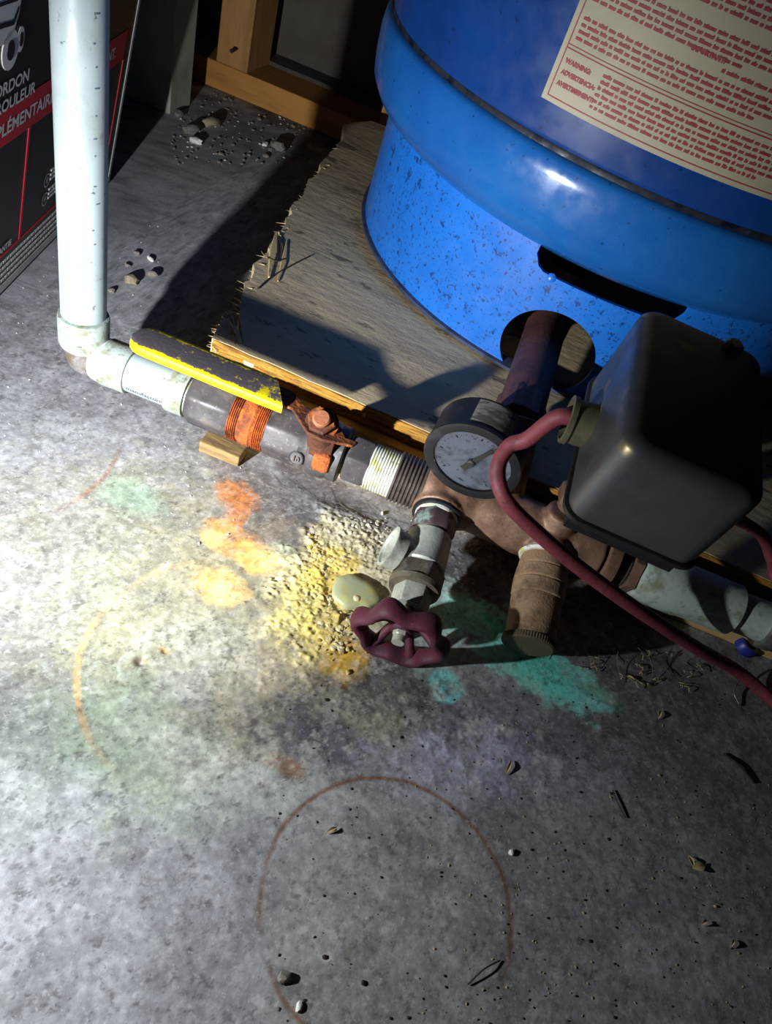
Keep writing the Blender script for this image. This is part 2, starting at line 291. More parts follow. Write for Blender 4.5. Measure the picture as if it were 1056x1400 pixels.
# ------------------------------------------------------------------ numpy noise for the floor
def vnoise(X, Y, seed):
    rng = np.random.default_rng(seed); T = rng.random((256, 256)).astype(np.float32)
    xi = np.floor(X).astype(int); yi = np.floor(Y).astype(int); fx = X - xi; fy = Y - yi
    fx = fx * fx * (3 - 2 * fx); fy = fy * fy * (3 - 2 * fy)
    a = T[xi & 255, yi & 255]; b = T[(xi + 1) & 255, yi & 255]; c = T[xi & 255, (yi + 1) & 255]; d = T[(xi + 1) & 255, (yi + 1) & 255]
    return (a * (1 - fx) + b * fx) * (1 - fy) + (c * (1 - fx) + d * fx) * fy
def fbm(X, Y, sc, seed, octv=5, g=.55):
    o = 0; A = 1; S = 0
    for k in range(octv):
        o = o + A * vnoise(X * sc + 17.3 * k, Y * sc + 9.1 * k, seed + k); S += A; A *= g; sc *= 2.03
    return o / S
def build_floor():
    fx = np.arange(-.42, .42, .0011); fy = np.arange(0.02, .56, .0011)
    xs = np.concatenate([np.arange(-1.7, -.42, .02), fx, np.arange(fx[-1] + .02, 1.7, .02)])
    ys = np.concatenate([np.arange(-.8, .02, .02), fy, np.arange(fy[-1] + .01, 1.0, .01), np.arange(1.0, 1.5, .02)])
    X, Y = np.meshgrid(xs, ys, indexing='ij')
    wx = (fbm(X, Y, 28, 11) - .5); wy = (fbm(X, Y, 28, 31) - .5)
    wf = (fbm(X, Y, 130, 51, 4) - .5); wg = (fbm(X, Y, 130, 71, 4) - .5)
    lin = lambda c: np.array(srgb(*c)[:3])
    col = np.ones(X.shape + (3,)) * lin((158, 159, 163))
    n1 = fbm(X, Y, 9, 3)[..., None]; n2 = fbm(X, Y, 45, 5)[..., None]; n3 = fbm(X, Y, 240, 8, 3)[..., None]
    n4 = fbm(X, Y, 420, 9, 2)[..., None]
    col = col * (.72 + .56 * n1) * (.62 + .76 * n2) * (.70 + .60 * n3) * (.75 + .5 * n4)
    H = np.zeros_like(X) + (fbm(X, Y, 30, 91) - .5) * .0006 + (fbm(X, Y, 180, 93, 3) - .5) * .0003
    def mask(px, py, rx, ry, ang=0, soft=.5, warp=.5, fine=.3):
        c = W(px, py); zc = (c - Vector((0, 0, CAM_H))).length / math.sqrt(1 + ((px - 528) / F_PX) ** 2 + ((py - 700) / F_PX) ** 2) / F_PX
        rx *= zc; ry *= zc * 1.12
        dx = X - c.x; dy = Y - c.y; r = (rx + ry) / 2
        dx = dx + wx * r * 2 * warp + wf * r * fine * 2; dy = dy + wy * r * 2 * warp + wg * r * fine * 2
        a = math.radians(ang); u = (dx * math.cos(a) + dy * math.sin(a)) / rx; v = (-dx * math.sin(a) + dy * math.cos(a)) / ry
        d = np.sqrt(u * u + v * v); t = np.clip((1 + soft / 2 - d) / soft, 0, 1); return t * t * (3 - 2 * t)
    def paint(c, al, m, patch=0, ps=60, pseed=0, br=(.4, .6)):
        nonlocal col
        if patch:
            p = np.clip((fbm(X, Y, ps, 200 + pseed) - br[0]) / (br[1] - br[0]), 0, 1); m = m * (1 - patch + patch * p)
        k = (m * al)[..., None]
        tex = (.62 + .76 * n3) * (.75 + .5 * n2) * (.75 + .5 * n4)
        col = col * (1 - k) + lin(c) * tex * k
    # (px, py, rx, ry, angle, colour, amount, softness, patchiness)
    ST = [
        (330, 560, 420, 130, 0, (118, 112, 116), .45, 1.2, .5), (1010, 1060, 190, 240, 0, (92, 84, 76), .55, 1.2, .4),
        (880, 990, 200, 90, 0, (104, 96, 100), .6, 1.0, .5), (700, 1250, 60, 200, 0, (100, 96, 90), .35, 1.2, .6),
        (230, 800, 250, 190, 0, (160, 150, 112), .8, 1.1, .15), (20, 860, 170, 300, 0, (116, 118, 116), .75, 1.2, .2),  # second patch: left edge greyed to offset the torch's glare, shade in colour
        (280, 880, 180, 150, 0, (164, 160, 130), .7, .9, .3), (190, 1010, 130, 80, -10, (184, 202, 172), .7, 1.0, .3),
        (80, 1020, 110, 120, 0, (136, 150, 138), .5, 1.2, .2),
        (330, 980, 130, 90, 0, (206, 209, 202), .8, .9, .7), (300, 900, 90, 70, 0, (200, 198, 180), .6, .9, .6),
        (400, 900, 70, 110, 0, (206, 192, 158), .8, .9, .5), (300, 1060, 110, 50, 0, (190, 197, 182), .6, 1.0, .5),
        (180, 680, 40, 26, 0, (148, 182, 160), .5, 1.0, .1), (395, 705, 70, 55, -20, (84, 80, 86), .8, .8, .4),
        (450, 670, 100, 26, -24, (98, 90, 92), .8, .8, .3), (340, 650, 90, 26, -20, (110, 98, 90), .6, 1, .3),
        (390, 775, 40, 26, 0, (186, 206, 196), .8, .7, .5), (365, 735, 22, 50, 0, (150, 130, 110), .5, 1, .2),
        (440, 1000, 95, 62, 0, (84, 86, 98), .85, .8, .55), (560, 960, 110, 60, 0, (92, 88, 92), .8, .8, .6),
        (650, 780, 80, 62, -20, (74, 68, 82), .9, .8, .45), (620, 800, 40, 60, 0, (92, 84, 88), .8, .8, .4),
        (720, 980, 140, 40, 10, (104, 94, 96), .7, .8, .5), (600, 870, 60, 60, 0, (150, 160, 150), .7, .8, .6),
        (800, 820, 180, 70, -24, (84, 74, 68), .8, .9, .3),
        (500, 930, 80, 40, 0, (88, 82, 76), .7, .7, .6), (520, 980, 70, 36, 0, (200, 196, 168), .6, .7, .8),
        (650, 1030, 90, 45, 20, (188, 190, 216), .8, .8, .75), (560, 1060, 110, 30, 0, (176, 178, 196), .6, .8, .7),
        (500, 1110, 120, 30, 0, (188, 190, 196), .5, .9, .6), (540, 1140, 70, 22, 0, (112, 110, 112), .7, .6, .3),
        (740, 1000, 120, 60, 0, (150, 148, 168), .5, 1, .7), (385, 1045, 30, 12, 0, (160, 122, 92), .8, .7, .3),
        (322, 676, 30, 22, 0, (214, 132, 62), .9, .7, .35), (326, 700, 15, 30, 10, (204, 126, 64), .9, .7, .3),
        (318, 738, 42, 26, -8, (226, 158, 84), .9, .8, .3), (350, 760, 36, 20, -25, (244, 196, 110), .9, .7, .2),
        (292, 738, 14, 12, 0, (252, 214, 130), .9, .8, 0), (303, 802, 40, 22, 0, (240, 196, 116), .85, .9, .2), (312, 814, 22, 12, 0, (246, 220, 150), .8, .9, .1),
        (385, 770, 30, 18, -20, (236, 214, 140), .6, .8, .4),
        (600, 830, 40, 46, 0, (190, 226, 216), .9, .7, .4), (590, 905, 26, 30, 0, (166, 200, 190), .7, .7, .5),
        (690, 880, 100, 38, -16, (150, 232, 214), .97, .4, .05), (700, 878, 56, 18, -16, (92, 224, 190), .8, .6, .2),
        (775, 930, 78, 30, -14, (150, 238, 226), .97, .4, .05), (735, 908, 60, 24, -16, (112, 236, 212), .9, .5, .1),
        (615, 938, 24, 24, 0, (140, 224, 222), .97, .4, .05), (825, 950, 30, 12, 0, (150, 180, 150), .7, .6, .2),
        (440, 810, 62, 100, 0, (222, 206, 150), .9, .7, .3), (500, 760, 70, 50, -10, (196, 186, 150), .95, .6, .2),
        (450, 780, 34, 40, 0, (234, 202, 84), .9, .6, .3), (440, 850, 34, 50, 10, (232, 204, 96), .85, .7, .4),
        (475, 905, 30, 34, 0, (222, 176, 50), .9, .6, .2), (462, 938, 20, 12, 0, (84, 66, 46), .9, .6, .1), (405, 830, 30, 50, 0, (226, 210, 120), .7, .9, .4),
        (505, 862, 28, 34, 0, (206, 196, 156), .8, .7, .3), (560, 830, 26, 50, 0, (188, 186, 166), .8, .7, .3),
        (193, 905, 12, 6, 0, (130, 110, 80), .6, .6, .1), (226, 890, 8, 5, 0, (190, 160, 90), .7, .6, .1),
    ]
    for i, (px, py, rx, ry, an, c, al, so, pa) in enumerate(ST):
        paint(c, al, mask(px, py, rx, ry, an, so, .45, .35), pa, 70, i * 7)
    # crisp flaky residue, pits and dust everywhere
    fl = fbm(X, Y, 75, 611, 6, .72); act = np.maximum(mask(350, 960, 150, 110, 0, .8, .5, .3), mask(600, 980, 170, 80, 0, .8, .5, .3))
    paint((214, 212, 200), .45, np.clip((fl - .575) / .05, 0, 1) * act)
    paint((96, 92, 90), .35, np.clip((fbm(X, Y, 85, 631, 6, .74) - .585) / .05, 0, 1) * np.clip(act + .3, 0, 1))
    paint((206, 206, 206), .22, np.clip((fbm(X, Y, 150, 651, 5, .75) - .60) / .03, 0, 1))
    paint((70, 64, 60), .5, np.clip((fbm(X, Y, 190, 671, 4, .75) - .67) / .03, 0, 1))
    # rust rings left by cans
    def ring(pts, r_extra, c, al, wd, gap_seed, lo=.35, hi=.5):
        P = np.array([[W(*p).x, W(*p).y] for p in pts]); A = np.c_[2 * P, np.ones(len(P))]
        s = np.linalg.lstsq(A, (P ** 2).sum(1), rcond=None)[0]; r = math.sqrt(s[2] + s[0] ** 2 + s[1] ** 2)
        d = np.abs(np.hypot(X + wx * .003 - s[0], Y + wy * .003 - s[1]) - r) / wd
        m = np.clip(1.2 - d, 0, 1); g = np.clip((fbm(X, Y, 14, gap_seed) - lo) / (hi - lo), .12, 1)
        return m * g, s, r
    m, s, r = ring([(530, 1062), (358, 1240), (688, 1215), (405, 1395), (668, 1388), (440, 1085), (640, 1120)], 0, 0, 0, .0019, 301)
    ang = np.degrees(np.arctan2(Y - s[1], X - s[0]))
    paint((126, 82, 56), .85, m)
    paint((190, 176, 140), .25, mask(520, 1250, 160, 190, 0, .5, .1, .1) * .4)
    m, s, r = ring([(105, 935), (115, 880), (160, 815), (200, 790), (118, 1000)], 0, 0, 0, .0026, 305, .35, .6)
    pm = W(140, 880); near = np.clip(1.6 - np.hypot(X - pm.x, Y - pm.y) / .07, 0, 1)
    paint((214, 168, 108), .7, m * near)
    m, s, r = ring([(0, 722), (60, 705), (110, 680), (150, 640), (165, 610)], 0, 0, 0, .0022, 309, .3, .5)
    pm = W(80, 690); near = np.clip(1.5 - np.hypot(X - pm.x, Y - pm.y) / .1, 0, 1)
    paint((150, 104, 84), .65, m * near)
    # dirt by the sill and under the boards
    dm = np.clip((Y - 1.02) / .2, 0, 1) * np.clip((fbm(X, Y, 30, 401) - .35) / .2, 0, 1)
    paint((66, 56, 50), .85, dm)
    # relief of the crust
    cr = mask(450, 800, 60, 100, 0, .5, .5, .4); cr2 = mask(500, 735, 80, 30, -20, .6, .5, .4); cr = np.maximum(cr, cr2)
    pool = mask(485, 812, 42, 40, 0, .25, .15, .1)
    rid = 1 - np.abs(fbm(X, Y, 240, 501, 4, .7) - .5) * 6
    H += cr * (1 - pool) * (.0010 + .0013 * np.clip(rid, 0, 1) + .008 * np.clip(fbm(X, Y, 110, 511, 5, .7) - .5, 0, 1))
    rough2 = mask(560, 960, 200, 80, 0, .8) * .6 + mask(330, 950, 120, 100, 0, .8) * .4 + mask(650, 780, 100, 70, 0, .8) * .8
    H += rough2 * np.clip(fbm(X, Y, 260, 521, 4, .75) - .5, 0, 1) * .004
    for (px, py, rr, dp) in [(193, 905, 9, .003), (226, 890, 6, .002), (390, 1338, 8, .002)]:
        c = W(px, py); q = np.hypot(X - c.x, Y - c.y) / (rr * .0005); H -= np.clip(1 - q, 0, 1) * dp
    H = H - H.max() * 0 
    nx, ny = X.shape
    V = np.stack([X, Y, H], -1).reshape(-1, 3)
    idx = np.arange(nx * ny).reshape(nx, ny)
    Fq = np.stack([idx[:-1, :-1], idx[1:, :-1], idx[1:, 1:], idx[:-1, 1:]], -1).reshape(-1, 4)
    me = bpy.data.meshes.new('floor'); me.vertices.add(len(V)); me.vertices.foreach_set('co', V.astype(np.float32).ravel())
    me.loops.add(Fq.size); me.loops.foreach_set('vertex_index', Fq.astype(np.int32).ravel())
    me.polygons.add(len(Fq)); me.polygons.foreach_set('loop_start', np.arange(0, Fq.size, 4, dtype=np.int32))
    me.update(calc_edges=True); me.polygons.foreach_set('use_smooth', np.ones(len(Fq), bool))
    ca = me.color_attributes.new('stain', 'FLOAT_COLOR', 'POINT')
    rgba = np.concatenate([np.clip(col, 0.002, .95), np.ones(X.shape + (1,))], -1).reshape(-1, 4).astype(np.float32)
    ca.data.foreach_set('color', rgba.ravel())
    me.materials.append(m_floor)
    o = bpy.data.objects.new('floor', me); C.objects.link(o); tag(o, 'stained grey concrete floor', kind='structure')
    return o
build_floor()

# ------------------------------------------------------------------ back of the room
v, f = box(-1.7, 1.7, 1.37, 1.47, -.02, 2.4)
wall = mesh_obj('wall_back', v, f, m_wall, smooth=False); tag(wall, 'dark foundation wall behind the framing', kind='structure')
v, f = box(-1.75, -1.7, -.8, 1.47, -.02, 2.4)
wl = mesh_obj('wall_left', v, f, m_wall, smooth=False); tag(wl, 'dark left basement wall', kind='structure')
def part_box(name, a, mat, parent, **k):
    v, f = box(*a); o = mesh_obj(name, v, f, mat, parent, smooth=False, **k); bevel(o, .0015, 2); return o
part_box('sill_plate', (-.66, .7, 1.23, 1.32, .0, .04), m_sill, wall, label='orange lumber sill plate')
part_box('stud', (-.585, -.53, 1.231, 1.32, .04, 2.3), m_stud, wall)
part_box('stud', (-.30, -.262, 1.231, 1.32, .04, 2.3), m_stud, wall)
part_box('stud', (.12, .158, 1.231, 1.32, .04, 2.3), m_stud, wall)
part_box('footing_ledge', (-.66, .7, 1.318, 1.372, .0, .046), m_wall, wall)
# knot hole and old nail on the stud foot
v, f = lathe(W(321, 68, .07) + Vector((0, -.012, 0)), (0, 1, 0), [(0, .003), (.001, .0032), (.02, .0016)], 12)
k = mesh_obj('nail', v, f, m_twig, wall)
pp = thing('wooden_post', 'white painted wooden post standing behind the black carton', 'post', (-.66, 1.085, 0))
o = part_box('post_shaft', (-.70, -.567, 1.058, 1.12, 0, 1.7), m_post, pp)

# ------------------------------------------------------------------ carton
A = W(0, 405); B = W(148, 252); A.z = B.z = 0
bu = (B - A).normalized(); bm_ = Vector((bu.y, -bu.x, 0)); ph = math.radians(8.5)
bv = Vector((0, 0, 1)) * math.cos(ph) + bm_ * math.sin(ph); bn = bu.cross(bv)       # outward face normal
BL = (B - A).length
carton = thing('carton', 'black appliance carton with red bands leaning behind the white standpipe', 'box', tuple(A))
A2 = A + Vector((0, 0, .022))                                 # tilted about its lower right edge
def bp(u, v, off=0.0): return A + bu * u + bv * (v + .004) + bn * off
def on_box(px, py):
    d = ray(px, py); O = Vector((0, 0, CAM_H)); t = (bp(0, 0) - O).dot(bn) / d.dot(bn); P = O + d * t - bp(0, 0)
    return P.dot(bu), P.dot(bv)
U0, U1, VH, TH = -.20, BL, .44, .16
vv = [bp(u, v, o_) for u in (U0, U1) for o_ in (0, -TH) for v in (0, VH)]
for q in vv: q.z = max(q.z, .0015)
ff = [[0, 1, 3, 2], [4, 6, 7, 5], [0, 4, 5, 1], [2, 3, 7, 6], [0, 2, 6, 4], [1, 5, 7, 3]]
o = mesh_obj('carton_body', vv, ff, m_box, carton, smooth=False); bevel(o, .0012, 2)
def quad_uv(name, pts, mat, off=.0006):
    m = MB(); n = len(pts); front = [bp(u, v, off) for u, v in pts]; back = [bp(u, v, -.0004) for u, v in pts]
    m.add(front + back, [list(range(n)), list(range(2 * n - 1, n - 1, -1))] + [[i, i + n, (i + 1) % n + n, (i + 1) % n] for i in range(n)])
    return m
def polys(name, lst, mat, off=.0006):
    m = MB()
    for pts in lst:
        q = quad_uv('', pts, mat, off); m.add(q.v, q.f)
    return m.obj(name, mat, carton, smooth=False)
def rect(u0, u1, v0, v1): return [(u0, v0), (u1, v0), (u1, v1), (u0, v1)]
polys('white_border', [rect(U0, U1, 0, .008), rect(U1 - .006, U1, .008, VH)], m_boxedge)
polys('red_band', [rect(U0, U1 - .022, .148, .178)], m_boxred)
polys('red_rule', [rect(.030, .0335, .042, .148), rect(U1 - .0255, U1 - .022, .03, .178), rect(U0, U1 - .022, .040, .0425), rect(.13, .1325, .042, .148)], m_boxred)
def box_text(s, u, v, size, mat=m_boxwht, bold=.0003, align='LEFT', sx=1.0):
    V, Fc = text_mesh(s, size, align, bold, sx); m = MB(); m.add([bp(u + x, v + y, .0010) for x, y in V], Fc)
    return m.obj('lettering', mat, carton, smooth=False)
def text_at(s, px, py, size, align='LEFT', **k):
    u, v = on_box(px, py); return box_text(s, u, v, size, align=align, **k)
text_at('CORDON', 38, 108, .0128, 'RIGHT', sx=1.2); text_at('ENROULEUR', 46, 125, .0128, 'RIGHT', sx=1.2)
u, v_ = on_box(70, 140); box_text('SUPPLÉMENTAIRE', u + .003, .157, .0145, align='RIGHT', sx=1.2)
u, v_ = on_box(160, 60); box_text('ANT.', u - .002, .158, .0145, align='RIGHT')
u, v_ = on_box(14, 328); box_text('GARANTIE', u, v_ - .004, .0085, align='RIGHT')
# small print above the lower edge
def dash_rows(u0, u1, v0, rows, dv, h):
    L = []
    for r in range(rows):
        u = u0
        while u < u1:
            l = random.uniform(.004, .011); L.append(rect(u, min(u + l, u1), v0 + r * dv, v0 + r * dv + h)); u += l + .0018
    return L
polys('small_print', dash_rows(U0, .128, .012, 4, .0065, .0026), m_boxwht)
for (px, py) in ((63, 246), (60, 272)):
    u, v = on_box(px, py); n = 20
    m = MB()
    ring_o = [bp(u + .0068 * math.cos(2 * PI * i / n), v + .0068 * math.sin(2 * PI * i / n), .001) for i in range(n)]
    ring_i = [bp(u + .0058 * math.cos(2 * PI * i / n), v + .0058 * math.sin(2 * PI * i / n), .001) for i in range(n)]
    m.add(ring_o + ring_i, [[i, (i + 1) % n, (i + 1) % n + n, i + n] for i in range(n)])
    V, Fc = text_mesh('E' if py < 260 else 'F', .007, 'CENTER', .0002); m.add([bp(u + x, v + y - .0025, .001) for x, y in V], Fc)
    m.obj('round_symbol', m_boxwht, carton, smooth=False)
    polys('small_print', dash_rows(u + .0095, u + .028, v - .004, 3, .0045, .002), m_boxwht)
# line drawing of a canister appliance, cut by the picture's edge
def ell(u, v, a, b, n=22, rot=0): return [(u + a * math.cos(2 * PI * i / n) * math.cos(rot) - b * math.sin(2 * PI * i / n) * math.sin(rot), v + a * math.cos(2 * PI * i / n) * math.sin(rot) + b * math.sin(2 * PI * i / n) * math.cos(rot)) for i in range(n)]
wu, wv = on_box(13, 68)
du, dv_ = on_box(10, 30)
polys('appliance_drawing', [ell(wu, wv, .013, .014), [(du - .05, dv_ - .012), (du + .006, dv_ - .014), (du + .017, dv_ + .004), (du + .018, dv_ + .012), (du + .012, dv_ + .016), (du + .010, dv_ + .05), (du + .004, dv_ + .075), (du - .012, dv_ + .09), (du - .05, dv_ + .09)], ell(wu + .016, wv + .004, .006, .009)], m_boxwht, .0008)
polys('drawing_outline', [ell(wu, wv, .006, .007), ell(wu + .0165, wv + .004, .003, .005), [(du - .05, dv_ + .001), (du + .008, dv_ - .003), (du + .015, dv_ + .006), (du + .014, dv_ + .008), (du + .007, dv_ + .000), (du - .05, dv_ + .004)],
    [(du - .002, dv_ + .016), (du + .0005, dv_ + .016), (du - .001, dv_ + .07), (du - .004, dv_ + .07)], [(du - .05, dv_ + .014), (du + .012, dv_ + .012), (du + .012, dv_ + .014), (du - .05, dv_ + .0165)]], m_box, .0013)

# ------------------------------------------------------------------ boards under the tank
ZP, ZB = .073, .0545
ply = thing('plywood_sheet', 'weathered plywood sheet with splintered edge under the blue tank', 'board', (.25, .85, ZB))
jag = []
lp = [W(290, 462, ZP), W(303, 440, ZP), W(314, 424, ZP), W(330, 398, ZP), W(352, 362, ZP), W(376, 330, ZP), W(384, 312, ZP), W(412, 266, ZP), W(440, 225, ZP), W(470, 186, ZP)]
notch = [W(316, 426, ZP), W(333, 470, ZP), W(329, 440, ZP), W(328, 424, ZP)]
outline = [lp[0], lp[1], lp[2]] + notch
for i in range(3, len(lp) - 1):
    a, b = lp[i], lp[i + 1]; n = 7
    for j in range(n):
        q = a.lerp(b, j / n); q.x += random.uniform(-.004, .003); q.y += random.uniform(-.002, .002); outline.append(q)
outline.append(lp[-1]); outline += [Vector((-.315, 1.09, ZP)), Vector((-.29, 1.15, ZP)), Vector((.85, 1.15, ZP)), Vector((.85, .487, ZP))]
fy0 = lp[0].y
for j in range(1, 60):
    t = j / 60; outline.append(Vector((.85 + (lp[0].x - .85) * t, .487 + (fy0 - .487) * t + random.uniform(-.0008, .0008), ZP)))
n = len(outline)
me_v = [q.copy() for q in outline] + [Vector((q.x, q.y, ZB)) for q in outline]
m = MB(); m.add(me_v, [list(range(n))[::-1], list(range(n, 2 * n))] + [[i, (i + 1) % n, (i + 1) % n + n, i + n] for i in range(n)])
m.obj('veneer_sheet', m_ply, ply, smooth=False)
for i, (z0, z1, pr) in enumerate([(ZB, ZB + .0055, .0012), (ZB + .006, ZB + .0115, .0004), (ZB + .012, ZP - .0006, .0016)]):
    V = []; Fc = []; K = 90
    for j in range(K + 1):
        x = lp[0].x + .001 + (.85 - lp[0].x - .002) * j / K; y = fy0 + (.487 - fy0) * j / K
        w1 = mn.noise(Vector((x * 60, i * 5, 0))) * .0010
        V += [Vector((x, y - pr - w1, z0)), Vector((x, y - pr - w1 * 1.3, z1)), Vector((x, y + .004, z1)), Vector((x, y + .004, z0))]
    for j in range(K):
        a = j * 4
        for q in range(4): Fc.append([a + q, a + (q + 1) % 4, a + 4 + (q + 1) % 4, a + 4 + q])
    Fc += [[0, 1, 2, 3], [K * 4 + 3, K * 4 + 2, K * 4 + 1, K * 4]]
    mesh_obj('edge_ply', V, Fc, m_plyedge, ply, smooth=False)
# splinters sticking out along the torn edge and lying on the sheet
m = MB()
for i in range(230):
    t = random.random(); k_ = t * (len(lp) - 1.001); a = lp[int(k_)].lerp(lp[int(k_) + 1], k_ % 1)
    d = Vector((-1, random.uniform(-.5, .9), 0)).normalized(); L = random.uniform(.004, .013) * (1.25 - .4 * t)
    s = a - d * random.uniform(.002, .010); s.z = random.uniform(ZB + .004, ZP + .0012); e = s + d * L; e.z += random.uniform(-.002, .001)
    sd = d.cross(Vector((0, 0, 1))) * random.uniform(.0005, .0013); u = Vector((0, 0, .0008))
    m.add([s - sd, s + sd, s + u, e], [[0, 1, 3], [1, 2, 3], [2, 0, 3], [0, 2, 1]])
m.obj('splinters', m_splint, ply, smooth=False, kind='stuff')
def strip(P, wd, h, name, mat, parent, **k):
    P = [Vector(p) for p in P]; V = []; Fc = []
    for i, p in enumerate(P):
        t = (P[min(i + 1, len(P) - 1)] - P[max(i - 1, 0)]).normalized(); s = Vector((0, 0, 1)).cross(t).normalized() * wd * (1 - .75 * (i == 0 or i == len(P) - 1))
        V += [p - s, p + s, p + s * .7 + Vector((0, 0, h)), p - s * .7 + Vector((0, 0, h))]
    for i in range(len(P) - 1):
        for q in range(4): Fc.append([i * 4 + q, i * 4 + (q + 1) % 4, i * 4 + 4 + (q + 1) % 4, i * 4 + 4 + q])
    Fc += [[3, 2, 1, 0], [len(P) * 4 - 4 + q for q in range(4)]]
    return mesh_obj(name, V, Fc, mat, parent, smooth=False, **k)
strip([W(378, 318, ZP), W(374, 345, ZP), W(368, 380, ZP)], .0045, .0016, 'splinter', m_splint, ply)
strip([W(392, 330, ZP), W(388, 360, ZP), W(380, 385, ZP)], .003, .0012, 'splinter', m_splint, ply)
strip([W(296, 452, ZP + .001), W(312, 436, ZP + .003), W(330, 470, ZP + .001)], .0016, .0015, 'splinter', m_splint, ply)
strip([W(320, 470, ZP), W(322, 450, ZP), W(316, 430, ZP)], .0018, .0014, 'splinter', m_splint, ply)
plank = thing('lumber_plank', 'pale lumber plank lying under the plywood front edge', 'board', (.2, .52, 0))
V = []; Fc = []; K = 60
for j in range(K + 1):
    x = -.155 + .9 * j / K; y = .472 + .019 * (j / K) + mn.noise(Vector((x * 30, 3, 1))) * .0012
    V += [Vector((x, y, .0005)), Vector((x, y, .0505)), Vector((x, y + .003, .0535)), Vector((x, .56, .0535)), Vector((x, .56, .0005))]
for j in range(K):
    for q in range(5): Fc.append([j * 5 + q, j * 5 + (q + 1) % 5, j * 5 + 5 + (q + 1) % 5, j * 5 + 5 + q])
Fc += [[0, 1, 2, 3, 4], [K * 5 + q for q in range(5)][::-1]]
mesh_obj('plank_body', V, Fc, m_lumber, plank, smooth=False)
plank2 = thing('lumber_plank', 'rear lumber plank hidden beneath the plywood sheet', 'board', (.2, 1.05, 0))
part_box('plank_body', (-.2, .8, 1.0, 1.09, .0005, .0535), m_lumber, plank2)
# shim
c = W(305, 613, .006)
v, f = obox(c + Vector((0, .002, 0)), (1, .04, 0), (-.04, 1, 0), (0, 0, 1), .018, .011, .0055)
m_shim = M('old_shim_wood', srgb(150, 122, 78), .85, layers=[(srgb(90, 70, 46), 20, .45, .62, .8)], stretch=(1, 6, 6), bumps=[(60, .6, .001)])
sh = mesh_obj('wooden_shim', v, f, m_shim, org=(c.x, c.y, 0), smooth=False); bevel(sh, .001, 2)
tag(sh, 'small wooden shim on the floor under the rusty ball valve', 'wood block')

# ------------------------------------------------------------------ tank
TC = Vector((.0646, .8953, ZP)); SC = .9647; tilt = Matrix.Rotation(math.radians(2.6), 3, 'X') @ Matrix.Rotation(math.radians(.8), 3, 'Y')
TC.z = ZP + .0015
def tk(p):                                   # tank frame -> world, standing on its front edge, leaning towards the viewer
    q = Vector(p) * SC; q = tilt @ (q - Vector((0, -.26, 0))) + Vector((0, -.26, 0)); return q + TC
tank = thing('pressure_tank', 'large blue steel water pressure tank standing on plywood', 'water tank', tuple(TC))
def ring_solid(prof, seg=160):
    V = []; Fc = []; m_ = len(prof)
    for (z, r) in prof:
        for k in range(seg):
            a = 2 * PI * k / seg; V.append(tk((r * math.cos(a), r * math.sin(a), z)))
    for i in range(m_):
        j = (i + 1) % m_
        for k in range(seg):
            k2 = (k + 1) % seg; Fc.append([i * seg + k, i * seg + k2, j * seg + k2, j * seg + k])
    return V, Fc
def ring_open(prof, seg=160):
    V, Fc = ring_solid(prof, seg); return V, Fc[:-seg]
RS = .276
V, Fc = ring_solid([(.003, RS), (.155, RS), (.155, RS - .004), (.003, RS - .004)])
skirt = mesh_obj('skirt', V, Fc, m_blue, tank, angle=35)
def tank_hit(px, py, R_, off=.0):            # point of the tank wall (radius R_) the photo shows at a pixel
    d = ray(px, py); o_ = Vector((0, 0, CAM_H)); inv = tilt.inverted(); base = Vector((0, -.26, 0))
    o2 = (inv @ (o_ - TC - base) + base) / SC; d2 = inv @ d / SC
    a = d2.x ** 2 + d2.y ** 2; b = o2.x * d2.x + o2.y * d2.y; c_ = o2.x ** 2 + o2.y ** 2 - R_ ** 2
    D = b * b - a * c_; t = (-b - math.sqrt(max(D, 0))) / a; return o2 + d2 * t
hc = tank_hit(747, 483, RS)
cutters = []
v, f = lathe((0, 0, 0), (0, 1, 0), [(-.03, .043), (.04, .043)], 64)
ang_h = math.atan2(hc.y, hc.x)
Rh = Matrix.Rotation(ang_h - (-PI / 2) - 0.0, 3, 'Z')
vv = [tk(hc + (Rh @ Vector((q.x * 1.08, q.y, q.z * 1.0)))) for q in v]
cut = mesh_obj('cut', vv, [x[::-1] for x in f], None, None, smooth=False)
md = skirt.modifiers.new('b', 'BOOLEAN'); md.operation = 'DIFFERENCE'; md.object = cut; md.solver = 'EXACT'
s0 = tank_hit(735, 345, RS); s1 = tank_hit(900, 402, RS)
a0, a1 = math.atan2(s0.y, s0.x), math.atan2(s1.y, s1.x) + .12
V = []; Fc = []; K = 24; zlo = .104
for j in range(K + 1):
    a = a0 + (a1 - a0) * j / K; e = .012 * (1 - min(1, min(j, K - j) / 2.0)) ** 2
    for (r, z) in ((RS - .03, zlo + e), (RS + .03, zlo + e), (RS + .03, .19), (RS - .03, .19)): V.append(tk((r * math.cos(a), r * math.sin(a), z)))
for j in range(K):
    for q in range(4): Fc.append([j * 4 + q, j * 4 + (q + 1) % 4, j * 4 + 4 + (q + 1) % 4, j * 4 + 4 + q])
Fc += [[3, 2, 1, 0], [K * 4 + q for q in range(4)]]
cut2 = mesh_obj('cut', V, Fc, None, None, smooth=False)
bmx = bmesh.new(); bmx.from_mesh(cut2.data); bmesh.ops.recalc_face_normals(bmx, faces=bmx.faces); bmx.to_mesh(cut2.data); bmx.free()
bmx = bmesh.new(); bmx.from_mesh(cut.data); bmesh.ops.recalc_face_normals(bmx, faces=bmx.faces); bmx.to_mesh(cut.data); bmx.free()
bmx = bmesh.new(); bmx.from_mesh(skirt.data); bmesh.ops.recalc_face_normals(bmx, faces=bmx.faces); bmx.to_mesh(skirt.data); bmx.free()
